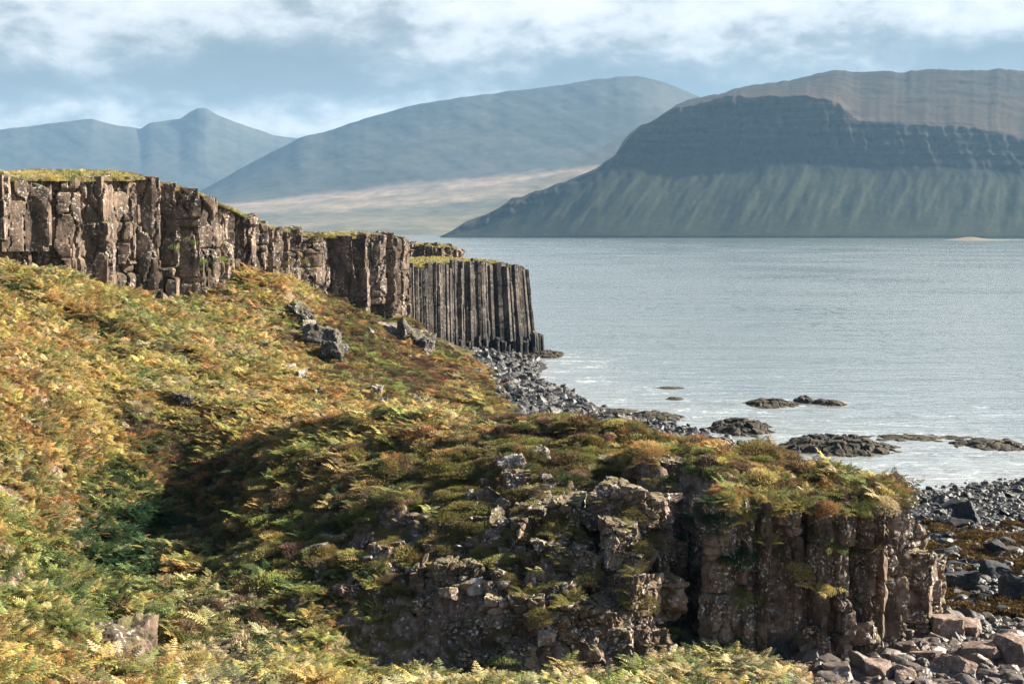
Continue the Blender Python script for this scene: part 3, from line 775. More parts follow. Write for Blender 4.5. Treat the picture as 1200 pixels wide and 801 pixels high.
ind = order[:280]; rest = order[280:]
for k in ind:
    o = bpy.data.objects.new('shore_boulder', shore_src[k % 9]); col.objects.link(o)
    s = sz[k] * 1.5; o.location = (xs[k], ys[k], zs_[k] + s * 0.1); o.scale = (s * 1.2, s, s * rng.uniform(0.7, 1.15))
    o.rotation_euler = (rng.normal(0, .3), rng.normal(0, .3), rng.uniform(0, 6.28))
    o["tint"] = [float(v) for v in tint[k]]
    tag(o, 'angular stone lying among the many shore boulders by the water', 'boulder', 'boulders strewn along the shore')

# ------------------------------------------------------------------ scattering as one object
def scatter(name, V, rot, scale, var, tint, sources):
    """one object whose points carry copies of the source meshes"""
    c = bpy.data.collections.new(name + ' shapes')
    for q, me in enumerate(sources):
        so = bpy.data.objects.new('%s_shape_%02d' % (name, q), me); c.objects.link(so)
    me = bpy.data.meshes.new(name); me.vertices.add(len(V)); me.vertices.foreach_set('co', np.asarray(V, np.float32).ravel())
    for k, a, t in (('rot', rot, 'FLOAT_VECTOR'), ('scl', scale, 'FLOAT_VECTOR'), ('tint', tint, 'FLOAT_VECTOR')):
        at = me.attributes.new(k, t, 'POINT'); at.data.foreach_set('vector', np.asarray(a, np.float32).ravel())
    at = me.attributes.new('var', 'INT', 'POINT'); at.data.foreach_set('value', np.asarray(var, np.int32))
    o = link(name, me)
    ng = bpy.data.node_groups.new(name, 'GeometryNodeTree')
    ng.interface.new_socket('Geometry', in_out='INPUT', socket_type='NodeSocketGeometry')
    ng.interface.new_socket('Geometry', in_out='OUTPUT', socket_type='NodeSocketGeometry')
    n = ng.nodes; gi = n.new('NodeGroupInput'); go = n.new('NodeGroupOutput')
    ci = n.new('GeometryNodeCollectionInfo'); ci.inputs[0].default_value = c; ci.inputs[1].default_value = True; ci.inputs[2].default_value = True
    ip = n.new('GeometryNodeInstanceOnPoints'); ip.inputs['Pick Instance'].default_value = True
    def na(nm, t):
        a = n.new('GeometryNodeInputNamedAttribute'); a.data_type = t; a.inputs[0].default_value = nm; return a.outputs[0]
    ng.links.new(gi.outputs[0], ip.inputs['Points']); ng.links.new(ci.outputs[0], ip.inputs['Instance'])
    ng.links.new(na('var', 'INT'), ip.inputs['Instance Index'])
    er = n.new('FunctionNodeEulerToRotation'); ng.links.new(na('rot', 'FLOAT_VECTOR'), er.inputs[0]); ng.links.new(er.outputs[0], ip.inputs['Rotation'])
    ng.links.new(na('scl', 'FLOAT_VECTOR'), ip.inputs['Scale'])
    ng.links.new(ip.outputs[0], go.inputs[0])
    md = o.modifiers.new('scatter', 'NODES'); md.node_group = ng
    o["kind"] = 'stuff'
    return o

nr_ = len(rest)
scatter('shingle', np.stack([xs[rest], ys[rest], zs_[rest] + sz[rest] * 0.08], -1), np.stack([rng.normal(0, .35, nr_), rng.normal(0, .35, nr_), rng.uniform(0, 6.28, nr_)], -1),
        (sz[rest] * 1.5)[:, None] * np.stack([rng.uniform(0.9, 1.4, nr_), np.ones(nr_), rng.uniform(0.6, 1.15, nr_)], -1), rng.integers(0, 9, nr_), tint[rest], shore_src)

# ------------------------------------------------------------------ skerries
SK = []
def skerry(px, py, wpx, dpx, h, seed, label, mat=M_sker, name='skerry', ridge=1.0):
    """a low weed-hung rock breaking the water; dpx is its depth away from the camera in metres"""
    x, y, z = W(px, py, CAMZ / ((py - HORIZ) / F)); wx = wpx / F * y
    SK.append((x, y, wx, dpx))
    n = 90; a = np.linspace(-1, 1, n); A, B = np.meshgrid(a, a)
    rr = np.sqrt(A ** 2 + B ** 2)
    ang = np.arctan2(B, A)
    edge = 0.78 + 0.22 * fbm(np.stack([np.cos(ang) * 1.5 + seed, np.sin(ang) * 1.5, 0 * ang], -1), 4, seed)
    f = 1 - rr / edge
    XX, YY = A * wx * 0.62, B * dpx * 0.62
    v, g = worley(np.stack([XX / 1.1, YY / 1.1, 0 * XX + seed], -1), seed)
    H = h * (np.clip(f * 1.6, -0.8, 0.75) + ridge * (0.4 * fbm2(XX, YY, 1.6, 4, seed) + (0.5 * v - 0.25) * (f > -.1) - 0.25 * np.exp(-(g / .08) ** 2)))
    H = np.maximum(H, -0.8)
    o = link(name, new_mesh(name, np.stack([XX, YY, H], -1).reshape(-1, 3), [grid_faces(n, n)], mat))
    o.location = (x, y, 0.0)
    return tag(o, label, 'skerry')
skerry(902, 474, 66, 9, 0.6, 1, 'long brown weedy skerry alone in the bay, leftmost of three')
skerry(945, 471, 26, 6, 0.6, 2, 'small dark skerry in the bay beside the long one')
skerry(970, 473, 38, 6, 0.55, 3, 'knobbly dark skerry at the right end of the bay three')
skerry(868, 503, 84, 11, 1.0, 4, 'heap of dark rocks in the water just behind the bluff top')
skerry(978, 525, 136, 12, 1.0, 5, 'largest dark brown skerry, just past the ferny top of the right bluff')
skerry(630, 416, 66, 12, 0.9, 6, 'low brown rock apron at the foot of the columnar headland')
skerry(700, 485, 110, 10, 0.35, 7, 'flat dark reef at the end of the stony cove')
skerry(765, 489, 70, 8, 0.55, 8, 'low black rocks at the tip of the cove reef')
skerry(1165, 523, 90, 7, 0.45, 9, 'narrow brown weed reef out in the bay at the far right', ridge=1.3)
skerry(1080, 514, 150, 5, 0.22, 10, 'thin weed covered reef running toward the far right', ridge=1.6)
skerry(790, 468, 24, 3, 0.25, 12, 'tiny flat rock awash in the middle of the bay')
skerry(785, 455, 40, 3, 0.18, 13, 'thin strip of rock awash beyond the tiny flat one')

# ------------------------------------------------------------------ vegetation shapes
def quads_from(P):
    P = np.concatenate(P); n = len(P) // 4
    return P, np.arange(n * 4).reshape(n, 4)
def fern_mesh(seed, fronds=7, L_=0.85, upright=0.9, npin=10, curl=1.0):
    r = np.random.default_rng(seed); Q = []; lv = []
    for f in range(fronds):
        az = f * 6.283 / fronds + r.normal(0, .35); Ln = L_ * r.uniform(0.65, 1.2); el = r.uniform(0.75, 1.4) * upright
        fv = np.clip(r.normal(0.5, 0.22), 0, 1)
        dr = np.array([math.cos(az), math.sin(az), 0]); sd_ = np.array([-math.sin(az), math.cos(az), 0])
        def pt(t):
            a = el - curl * t * t * r0
            return dr * (Ln * t * math.cos(el - curl * 0.55 * t)) + np.array([0, 0, Ln * (t * math.sin(el) - 0.42 * curl * t * t)])
        r0 = 1
        w = 0.008 * 1.6
        prev = pt(0)
        for q in range(4):
            nx = pt((q + 1) / 4); Q.append(np.array([prev - sd_ * w, prev + sd_ * w, nx + sd_ * w * .6, nx - sd_ * w * .6])); lv += [0.25] * 4; prev = nx
        for k in range(npin):
            t = 0.22 + 0.78 * (k + 0.5) / npin; p = pt(t); fw = pt(min(t + .05, 1.05)) - pt(t - .05); fw /= np.linalg.norm(fw)
            pl = Ln * 0.42 * (1 - t) ** 0.75 * (1.0 if t > .3 else .85) + 0.02
            for sg in (-1, 1):
                d = sd_ * sg * 0.9 + fw * 0.42 + np.array([0, 0, -0.12 + r.normal(0, .12)]); d /= np.linalg.norm(d)
                up = np.cross(fw, d); wv = fw * (Ln * 0.42 / npin * 1.35)
                tip = p + d * pl + np.array([0, 0, -0.06 * pl * curl])
                mid = p + d * pl * .45
                Q.append(np.array([p, mid - wv * .6, tip, mid + wv * .6])); lv += [np.clip(fv + r.normal(0, .13), 0, 1)] * 4
    P, Fq = quads_from(Q)
    return new_mesh('bracken_fern', P, [Fq], M_leaf, {'leafvar': np.array(lv)})
def tuft_mesh(name, seed, blades=40, h=0.35, spread=0.16, droop=0.6, w=0.012, mat=None):
    r = np.random.default_rng(seed); Q = []; lv = []
    for b in range(blades):
        az = r.uniform(0, 6.283); ra = spread * math.sqrt(r.random()); b0 = np.array([ra * math.cos(az), ra * math.sin(az), -0.02])
        a2 = az + r.normal(0, .7); dr = np.array([math.cos(a2), math.sin(a2), 0]); sd_ = np.array([-math.sin(a2), math.cos(a2), 0]); hh = h * r.uniform(.5, 1.15); out_ = r.uniform(.2, 1.0) * droop
        m = b0 + dr * hh * out_ * .35 + np.array([0, 0, hh * .62]); t = b0 + dr * hh * out_ + np.array([0, 0, hh * (1 - .35 * out_)])
        v = np.clip(r.normal(.5, .25), 0, 1)
        Q.append(np.array([b0 - sd_ * w, b0 + sd_ * w, m + sd_ * w * .8, m - sd_ * w * .8])); Q.append(np.array([m - sd_ * w * .8, m + sd_ * w * .8, t + sd_ * w * .15, t - sd_ * w * .15]))
        lv += [v * .7] * 4 + [v] * 4
    P, Fq = quads_from(Q)
    return new_mesh(name, P, [Fq], mat or M_grass, {'leafvar': np.array(lv)})
def dome_mesh(name, seed, n=420, rad=0.4, h=0.32, ln=0.10, w=0.016, hang=0.0, mat=None):
    """cushion of many short sprigs over a lumpy dome"""
    r = np.random.default_rng(seed); u = r.random(n); az = r.uniform(0, 6.283, n)
    el = np.arcsin(u ** 0.9 * 1.0); d = np.stack([np.cos(el) * np.cos(az), np.cos(el) * np.sin(az), np.sin(el)], -1)
    lump = 1 + 0.28 * fbm(d * 2.2 + seed, 3, seed)
    c = d * np.array([rad, rad, h]) * (lump * r.uniform(0.72, 1.03, n))[:, None]
    dirv = d * np.array([.8, .8, 1]) + r.normal(0, .38, (n, 3)) + np.array([0, 0, .25 - hang]); dirv /= np.linalg.norm(dirv, axis=1, keepdims=True)
    sd_ = np.cross(dirv, r.normal(0, 1, (n, 3))); sd_ /= np.linalg.norm(sd_, axis=1, keepdims=True)
    l = ln * r.uniform(.6, 1.4, n)[:, None]
    P = np.stack([c - sd_ * w * .6, c + sd_ * w * .6, c + dirv * l * .6 + sd_ * w, c + dirv * l - sd_ * w * .4], 1).reshape(-1, 3)
    if hang: P[:, 2] -= hang * 0.25 * (np.linalg.norm(P[:, :2], axis=1) / rad) ** 2 * h
    lv = np.repeat(np.clip(r.normal(.5, .22, n), 0, 1), 4)
    return new_mesh(name, P, [np.arange(n * 4).reshape(n, 4)], mat or M_twig, {'leafvar': lv})
ferns = [fern_mesh(1, 6), fern_mesh(2, 6, 0.95, 1.05), fern_mesh(3, 7, 0.75, 0.95), fern_mesh(4, 5, 1.0, 1.08, 11), fern_mesh(5, 6, 0.8, 0.85, 9, 1.2), fern_mesh(6, 5, 0.9, 1.0, 10, 1.3)]
grasses = [tuft_mesh('grass_tuft', 11, 60, .26, .2, .6, .008), tuft_mesh('grass_tuft', 12, 70, .32, .24, .9, .008), tuft_mesh('grass_tuft', 13, 60, .2, .26, .7, .008), tuft_mesh('grass_tuft', 14, 40, .38, .16, .5, .008)]
heathers = [dome_mesh('heather_clump', 21, 900, .4, .3, .075, .011), dome_mesh('heather_clump', 22, 1000, .5, .28, .08, .011), dome_mesh('heather_clump', 23, 800, .36, .33, .085, .011), dome_mesh('heather_clump', 24, 900, .45, .24, .09, .011)]
tussocks = [dome_mesh('grass_tussock', 31, 1500, .5, .30, .085, .009, .35, M_grass), dome_mesh('grass_tussock', 32, 1700, .6, .28, .09, .009, .4, M_grass), dome_mesh('grass_tussock', 33, 1300, .42, .32, .08, .009, .3, M_grass)]

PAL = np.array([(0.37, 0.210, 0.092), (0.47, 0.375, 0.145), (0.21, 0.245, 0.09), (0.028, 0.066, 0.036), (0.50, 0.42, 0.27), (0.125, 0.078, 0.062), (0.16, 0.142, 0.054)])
#            orange               yellow              green                dark green           straw              heather               olive
# (px, py, fern, grass, heather, tussock, [weights of the palette])
CTRL = [
    (20, 320, 8, 1, .5, 0, (2, 4, 4, 0.5, 1, 0, 1)), (60, 380, 9, 1, 0, 0, (5, 5, 1.5, 0, 1, 0, 0)), (0, 430, 9, 1, 0, 0, (5, 5, 1.5, 0, 1, 0, 0)), (150, 380, 9, 1, .5, 0, (2, 4, 4.5, 1, 1, 0, 1)), (250, 390, 9, 1, .5, 0, (2, 4, 4.5, 1, 1.5, 0, 1)),
    (300, 350, 7, 2, 1, 0, (5, 3, 2, 0, 1, 1, 1)), (240, 450, 9, 1, 0, 0, (1.5, 4, 4, .5, 2.5, 0, 1)), (330, 450, 7, 2, 2, 0, (5, 3, 2, 0, 1, 1, 1)), (370, 420, 3, 3, 4, 1, (4, 2, 2, 0, 1, 3, 1)),
    (420, 400, .6, 3, 6, 1, (2.5, .5, 2, .5, 0, 5, 2)), (480, 440, .5, 3, 6, 1, (2.5, .5, 2, .5, 0, 5, 2)), (440, 440, .5, 4, 4, 1, (1, 2, 4, .5, 0, 3, 3)), (540, 465, 1, 3, 5, 1, (3, 1, 2, 0, 1, 4, 2)),
    (100, 460, 9, .5, 0, 0, (5, 6, 1.5, .2, 1, 0, 0)), (0, 520, 9, .5, 0, 0, (5, 4, 2, .7, 1, 0, 0)), (60, 520, 9, .5, 0, 0, (4, 4, 2, 1, 1, 0, 0)), (220, 490, 8, 1, 2, 0, (4, 4, 2, .5, 0, 2, 0)), (200, 520, 4, 1, 6, 0, (1, 1, 2, 4, 0, 3, 0)),
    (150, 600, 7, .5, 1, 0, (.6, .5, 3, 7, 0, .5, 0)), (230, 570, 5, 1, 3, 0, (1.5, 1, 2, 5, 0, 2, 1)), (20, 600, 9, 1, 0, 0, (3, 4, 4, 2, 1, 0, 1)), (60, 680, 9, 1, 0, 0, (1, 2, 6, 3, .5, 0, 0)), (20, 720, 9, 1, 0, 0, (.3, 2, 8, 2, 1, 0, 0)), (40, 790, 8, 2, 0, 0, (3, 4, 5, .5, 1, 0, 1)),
    (150, 680, 7, 1, 1, 0, (.3, .5, 4, 6, 0, .2, 0)), (160, 720, 6, 2, 2, 0, (1, 2, 5, 1, 1, 1, 2)), (200, 690, 3, 3, 4, 1, (2, 1, 2, 1, 1, 4, 4)), (260, 740, 4, 3, 3, 0, (3, 2, 2, .5, 4, 2, 2)), (200, 780, 7, 3, 1, 0, (3, 3, 4, .5, 4, 0, 1)),
    (340, 500, 9, 1, 1, 0, (6, 5, 1.5, .3, 1, 1, 0)), (420, 510, 8, 1, 2, .3, (6, 5, 1.5, .3, 1, 2, 0)), (500, 500, 7, 1, 3, .3, (7, 3, 1.5, .3, 1, 2, 0)), (560, 500, 2, 2, 5, 2, (4, 1, 1.5, .5, 1, 4, 2)), (650, 505, .6, 3, 5, 3, (2.5, 1, 2, .5, .5, 4, 4)),
    (730, 515, .6, 3, 4, 3, (3, 1.5, 2, .5, 1, 3, 4)), (850, 525, 6, 2, 3, 1, (7, 4, 1.5, .3, 1, 2, 1)), (930, 545, 5, 2, 4, 1, (6, 3, 1.5, .3, 1, 2, 2)), (1000, 565, 4, 3, 4, 1, (4, 3, 2, .3, 1, 2, 3)), (1050, 585, 2, 3, 4, 2, (3, 1, 2, .5, 1, 3, 3)),
    (350, 560, 3, 2, 5, 3, (4, 2, 2, 1, 1, 4, 3)), (450, 560, 1, 2, 5, 4, (3, 1, 2, 1, 1, 4, 4)), (550, 560, .5, 2, 4, 5, (2, 1, 2, 1.2, .5, 3, 5)), (350, 640, .8, 2, 4, 5, (1.5, 1, 2, 1.5, .5, 3, 6)), (450, 640, .6, 2, 4, 5, (1.5, 1, 2, 1.5, .5, 3, 6)), (600, 620, .2, 2, 3, 5, (1, 1, 2, 1.5, .5, 2, 6)),
    (380, 710, 6, 2, 1, 0, (2, 2, 4, 3, 2, 1, 1)), (460, 720, 6, 2, 1, 1, (2.5, .8, 2, 5, .5, 1, 1)), (560, 740, 5, 3, 1, 1, (2.5, .5, 2, 5, .5, 1, 1)), (520, 690, 4, 2, 1, 1, (.8, .5, 3, 6, .2, .5, 2)), (350, 770, 8, 3, 0, 0, (3, 3, 2.5, .5, 5, 0, 0)), (500, 780, 5, 6, 0, 0, (2, 4, 4, .5, 4, 0, 1)), (420, 798, 1, 9, 0, 0, (0, 5, 5, 0, 3, 0, 1)),
    (650, 780, 7, 3, 0, 0, (3, 2, 3, 1.5, 4, 0, 0)), (780, 780, 7, 3, 0, 0, (2, 2, 5, 3, 3, 0, 0)), (820, 720, 6, 2, 1, 0, (1, .5, 3, 7, .5, 0, 0)), (880, 770, 7, 3, 0, 0, (3, 2, 4, 1, 4, 0, 0)), (930, 790, 5, 4, 0, 0, (3, 2, 3, .5, 4, 0, 0)),
    (815, 560, 2, 4, 2, 2, (1, .5, 4, 5, 0, 1, 1)), (820, 620, 2, 4, 2, 1, (0, 0, 4, 7, 0, 1, 1)), (700, 650, .2, 3, 2, 4, (1, 1, 3, 1.5, .5, 1, 5))]
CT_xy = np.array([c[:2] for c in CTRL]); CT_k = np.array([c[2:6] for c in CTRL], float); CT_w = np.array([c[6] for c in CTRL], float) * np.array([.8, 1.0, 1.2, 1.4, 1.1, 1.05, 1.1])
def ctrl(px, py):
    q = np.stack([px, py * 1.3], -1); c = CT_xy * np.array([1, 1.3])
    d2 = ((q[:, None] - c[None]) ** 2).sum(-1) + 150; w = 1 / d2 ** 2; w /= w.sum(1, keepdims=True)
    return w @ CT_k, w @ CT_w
cr_px = np.array([-300, -60, 0, 60, 120, 180, 245, 282, 312, 335, 370, 405, 440, 466, 475]); cr_Y = np.array([105, 117, 123, 129, 135, 142, 150, 157, 167, 175, 181, 186, 189, 192, 215])

def cand(x0, x1, y0, y1, dens):
    n = int((x1 - x0) * (y1 - y0) * dens); return rng.uniform(x0, x1, n), rng.uniform(y0, y1, n)
parts_ = [cand(-26, 30, 36, 56, 20), cand(-30, 22, 56, 84, 19), cand(-42, 22, 84, 105, 13), cand(-52, 10, 105, 140, 8.5), cand(-60, 6, 140, 205, 5.0)]
vx = np.concatenate([p[0] for p in parts_]); vy = np.concatenate([p[1] for p in parts_]); vz = gz(vx, vy)
vpx, vpy = proj(vx, vy, vz)
ok = (vpx > -110) & (vpx < 1310) & (vpy < 905) & ((vz > 2.2) | ((vx < 13.5) & (vx > 4) & (vy < 66.5) & (vz > 0.8)))
ok &= ~((vpx < 474) & (vy > np.interp(vpx, cr_px, cr_Y) + 1.6) & (vy > 100))
ok &= ~((vpx > 474) & (vy > 195))
vx, vy, vz, vpx, vpy = [a[ok] for a in (vx, vy, vz, vpx, vpy)]
dx, dy = gslope(vx, vy); sl = np.hypot(dx, dy)
ok = (sl < 1.55 + 0.5 * rng.normal(0, 1, len(sl))) | ((vpx < 330) & (sl < 3))
zone = np.where((vpx > 560) & (vpx < 805) & (vpy > 545) & (vpy < 768), .55, np.where((vpx > 400) & (vpx <= 560) & (vpy > 600) & (vpy < 765), .3, 0)) * (vy > 59.5); ok &= rng.random(len(sl)) > zone
# bare rock patches on the broken faces
bare = fbm2(vx, vy, 1.6, 3, 61)
gap = np.abs(fbm2(vx, vy, 1.9, 2, 63)); ok &= ~((gap < 0.085) & (rng.random(len(vx)) < 0.9) & (vpx < 560) & (vpy < 720))
inface = (sdist(vx, vy, bl_poly) > -0.5) & (vy < 73) & (vx > -14)
ok &= ~(inface & (bare > 0.02 - 0.40 * sstep(-13, 3, vx)) & (sl > 0.3))
vx, vy, vz, vpx, vpy, dx, dy, sl = [a[ok] for a in (vx, vy, vz, vpx, vpy, dx, dy, sl)]
n = len(vx); Kw, Cw = ctrl(vpx, vpy)
pn = fbm2(vx, vy, 6.0, 3, 51); pn2 = fbm2(vx, vy, 2.2, 3, 52)
Kw = Kw * np.stack([np.exp(1.6 * pn2), np.ones(n), np.exp(-1.6 * pn2), np.exp(-1.0 * pn)], -1)
Kw /= Kw.sum(1, keepdims=True); kind = (Kw.cumsum(1) < rng.random(n)[:, None]).sum(1).clip(0, 3)
nz6 = np.stack([fbm2(vx, vy, 4.2, 4, 80 + q) for q in range(7)], -1)
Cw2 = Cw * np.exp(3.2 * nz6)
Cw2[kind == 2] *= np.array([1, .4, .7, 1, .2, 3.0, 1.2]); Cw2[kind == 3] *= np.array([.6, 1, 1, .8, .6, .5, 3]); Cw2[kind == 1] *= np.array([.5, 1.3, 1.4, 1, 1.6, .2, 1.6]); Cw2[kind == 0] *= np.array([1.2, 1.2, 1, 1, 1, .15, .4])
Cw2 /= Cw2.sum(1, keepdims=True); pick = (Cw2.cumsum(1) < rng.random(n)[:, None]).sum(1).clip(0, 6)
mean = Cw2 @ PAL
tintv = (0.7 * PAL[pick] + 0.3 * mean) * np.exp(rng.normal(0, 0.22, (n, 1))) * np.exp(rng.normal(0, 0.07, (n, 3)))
rotz = rng.uniform(0, 6.283, n)
lean_ = 0.45
rotv = np.stack([np.arctan(dy) * lean_ + rng.normal(0, .12, n), -np.arctan(dx) * lean_ + rng.normal(0, .12, n), rotz], -1)
far = (1 + 0.35 * sstep(90, 160, vy)) * np.exp(0.75 * fbm2(vx, vy, 3.2, 3, 97))
print('plants', n, [(kind == q).sum() for q in range(4)])

def plant(kindno, name, meshes, lo, hi, label, cat, group, nind, sink=0.03):
    idx = np.where(kind == kindno)[0]
    s = rng.uniform(lo, hi, len(idx)) * far[idx]
    s = np.minimum(s, 1.45 if kindno in (2, 3) else 1.75)
    var = rng.integers(0, len(meshes), len(idx)); s3 = s[:, None] * (np.exp(rng.normal(0, .22, (len(idx), 3))) * np.array([1.1, 1.1, .78]) if kindno in (2, 3) else np.exp(rng.normal(0, .1, (len(idx), 3))))
    vis = (vpx[idx] > 0) & (vpx[idx] < 1200) & (vpy[idx] < 801)
    order = np.argsort(-(s / vy[idx]) * vis); indv = order[:nind]; rest = order[nind:]
    for k in indv:
        i = idx[k]
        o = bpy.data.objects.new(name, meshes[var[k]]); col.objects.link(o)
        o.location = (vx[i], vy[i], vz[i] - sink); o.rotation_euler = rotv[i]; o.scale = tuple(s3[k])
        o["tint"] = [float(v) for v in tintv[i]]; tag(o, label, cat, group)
    i = idx[rest]
    return np.stack([vx[i], vy[i], vz[i] - sink], -1), rotv[i], s3[rest], var[rest], tintv[i], meshes
b = plant(0, 'bracken_fern', ferns, .6, 1.25, 'feathery bracken fern growing in the near foreground bracken', 'fern', 'bracken ferns nearest the viewer', 240); scatter('bracken', *b)
b = plant(2, 'heather_clump', heathers, .8, 1.8, 'brown heather clump growing on the near bluff slope', 'heather', 'heather clumps on the near slopes', 160); scatter('heather', *b)
b = plant(3, 'grass_tussock', tussocks, 0.9, 2.1, 'rounded olive grass tussock on a ledge of the bluff', 'tussock', 'grass tussocks on the bluff', 160); scatter('moorgrass', *b)
b = plant(1, 'grass_tuft', grasses, .8, 1.4, '', '', '', 0); B1 = b

# cliff-top grass joins the rest of the grass
GV, GR, GS, GVAR, GT = [list() for _ in range(5)]
for P, key in turf_pts:
    nr, nc = P.shape[:2]; m = 9000 if key in 'ab' else 5000
    fr = rng.random(m) ** 1.5 * (nr - 1.01); fc = rng.random(m) * (nc - 1.01)
    i, j = fr.astype(int), fc.astype(int); a, b_ = (fr - i)[:, None], (fc - j)[:, None]
    p = P[i, j] * (1 - a) * (1 - b_) + P[i + 1, j] * a * (1 - b_) + P[i, j + 1] * (1 - a) * b_ + P[i + 1, j + 1] * a * b_
    GV.append(p - [0, 0, .02]); GR.append(np.stack([rng.normal(0, .1, m), rng.normal(0, .1, m), rng.uniform(0, 6.28, m)], -1)); GS.append(np.repeat(rng.uniform(.7, 1.3, (m, 1)), 3, 1)); GVAR.append(rng.integers(0, 4, m))
    w = np.array([.3, 3, 3, .2, 2, .3, 2.0]) * np.exp(3 * np.stack([fbm2(p[:, 0], p[:, 1], 3.0, 3, 180 + q) for q in range(7)], -1)); w /= w.sum(1, keepdims=True)
    pk = (w.cumsum(1) < rng.random(m)[:, None]).sum(1).clip(0, 6); GT.append(PAL[pk] * np.exp(rng.normal(0, .2, (m, 1))))
# undergrowth: short grass between everything else, tint darkened as shade in the gaps
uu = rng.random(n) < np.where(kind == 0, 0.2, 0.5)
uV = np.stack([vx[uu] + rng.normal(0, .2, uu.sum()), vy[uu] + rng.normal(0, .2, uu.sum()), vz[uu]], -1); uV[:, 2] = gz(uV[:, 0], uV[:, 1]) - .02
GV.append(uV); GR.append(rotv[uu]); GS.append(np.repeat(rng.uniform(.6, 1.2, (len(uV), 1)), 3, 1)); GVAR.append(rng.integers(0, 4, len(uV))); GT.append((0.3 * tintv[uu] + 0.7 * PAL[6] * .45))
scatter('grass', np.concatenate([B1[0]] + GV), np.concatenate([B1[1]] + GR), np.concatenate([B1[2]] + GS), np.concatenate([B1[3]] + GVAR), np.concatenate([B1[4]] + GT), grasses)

# tufts rooted on ledges of the rock faces
bpy.context.view_layer.update(); dg = bpy.context.evaluated_depsgraph_get()
rocks_hit = {'rock_pillar', 'rock_block', 'ground', 'buttress', 'outcrop_stone'}
LV, LT, LS = [], [], []
for px, py, q, sx, sy, c in [(940, 675, 8, 9, 16, 1), (832, 600, 14, 12, 35, 3), (815, 660, 14, 8, 40, 3), (880, 705, 6, 20, 14, 2), (975, 640, 5, 12, 10, 2), (905, 640, 5, 10, 12, 6), (935, 745, 7, 14, 10, 2), (1010, 600, 7, 25, 5, 2), (870, 590, 8, 20, 14, 6), (960, 690, 4, 10, 10, 1), (860, 650, 6, 14, 20, 3),
                             (700, 640, 14, 60, 40, 6), (660, 700, 14, 40, 40, 6), (740, 690, 8, 25, 30, 6), (770, 560, 8, 30, 10, 6), (640, 600, 12, 40, 30, 6), (720, 590, 8, 40, 14, 6), (600, 660, 14, 40, 30, 6), (350, 340, 30, 30, 40, 6), (230, 300, 10, 40, 20, 2)]:
    for k in range(q):
        d = Vector(W(px + rng.normal(0, sx * .6), py + rng.normal(0, sy * .6), 10.0)) - Vector((0, 0, CAMZ))
        okh, loc, nor, _, ob, _ = scene.ray_cast(dg, Vector((0, 0, CAMZ)), d.normalized())
        if okh and ob.name == 'haze':
            okh, loc, nor, _, ob, _ = scene.ray_cast(dg, loc + d.normalized() * .01, d.normalized())
        if okh and ob.name.split('.')[0] in rocks_hit and nor.z > -0.2:
            LV.append(loc - nor * .05); LT.append(PAL[c] * rng.uniform(.7, 1.2)); LS.append(rng.uniform(.7, 1.5) * (1 + .5 * (loc.y > 100)))
for k in range(420):
    p, d = along(bx_line[3:], rng.uniform(0, length(bx_line[3:]))); nrm = np.array([d[1], -d[0]])
    o2 = p[:2] - nrm * (rng.uniform(0.0, 3.2) - 0.2)
    okh, loc, nor, _, ob, _ = scene.ray_cast(dg, Vector((o2[0], o2[1], 12.5)), Vector((0, 0, -1)))
    if okh and ob.name.split('.')[0] in rocks_hit and nor.z > 0.45 and loc.z > 6.5:
        LV.append(loc - Vector((0, 0, .06))); LT.append(PAL[int(rng.choice([0, 1, 2, 4, 5, 6, 6], 1)[0])] * rng.uniform(.7, 1.2)); LS.append(rng.uniform(.7, 1.5))
m = len(LV); print('ledge tufts', m)
scatter('ledge_grass', np.array([tuple(v) for v in LV]), np.stack([np.full(m, .25), rng.normal(0, .2, m), rng.normal(0, .4, m)], -1), np.repeat(np.array(LS)[:, None], 3, 1), rng.integers(0, 10, m), np.array(LT), grasses + tussocks + ferns[:3])

# orange weed between the shore stones
wxs = rng.uniform(20, 46, 9000); wys = rng.uniform(70, 116, 9000); wz = gz(wxs, wys); wpx, wpy = proj(wxs, wys, wz)
wn = 0.55 * fbm2(wxs, wys, 4.0, 3, 91) + 0.6 * fbm2(wxs, wys, 1.1, 2, 93)
kp = (wn > 0.02) & (wpy > 615) & (wpy < 730) & (wz > -.05) & (sdist(wxs, wys, bl_poly) < -1.5)
wxs, wys, wz = wxs[kp], wys[kp], wz[kp]; m = len(wxs)
weed = [dome_mesh('seaweed_clump', 41 + q, 200, .32, .1, .1, .03, .9, M_twig) for q in range(3)]
scatter('seaweed', np.stack([wxs, wys, wz + 0.22], -1), np.stack([rng.normal(0, .15, m), rng.normal(0, .15, m), rng.uniform(0, 6.28, m)], -1), np.repeat(rng.uniform(.8, 1.8, (m, 1)), 3, 1), rng.integers(0, 3, m),
        np.array([0.095, 0.062, 0.027]) * np.exp(rng.normal(0, .35, (m, 1))), weed)
print('weed', m)

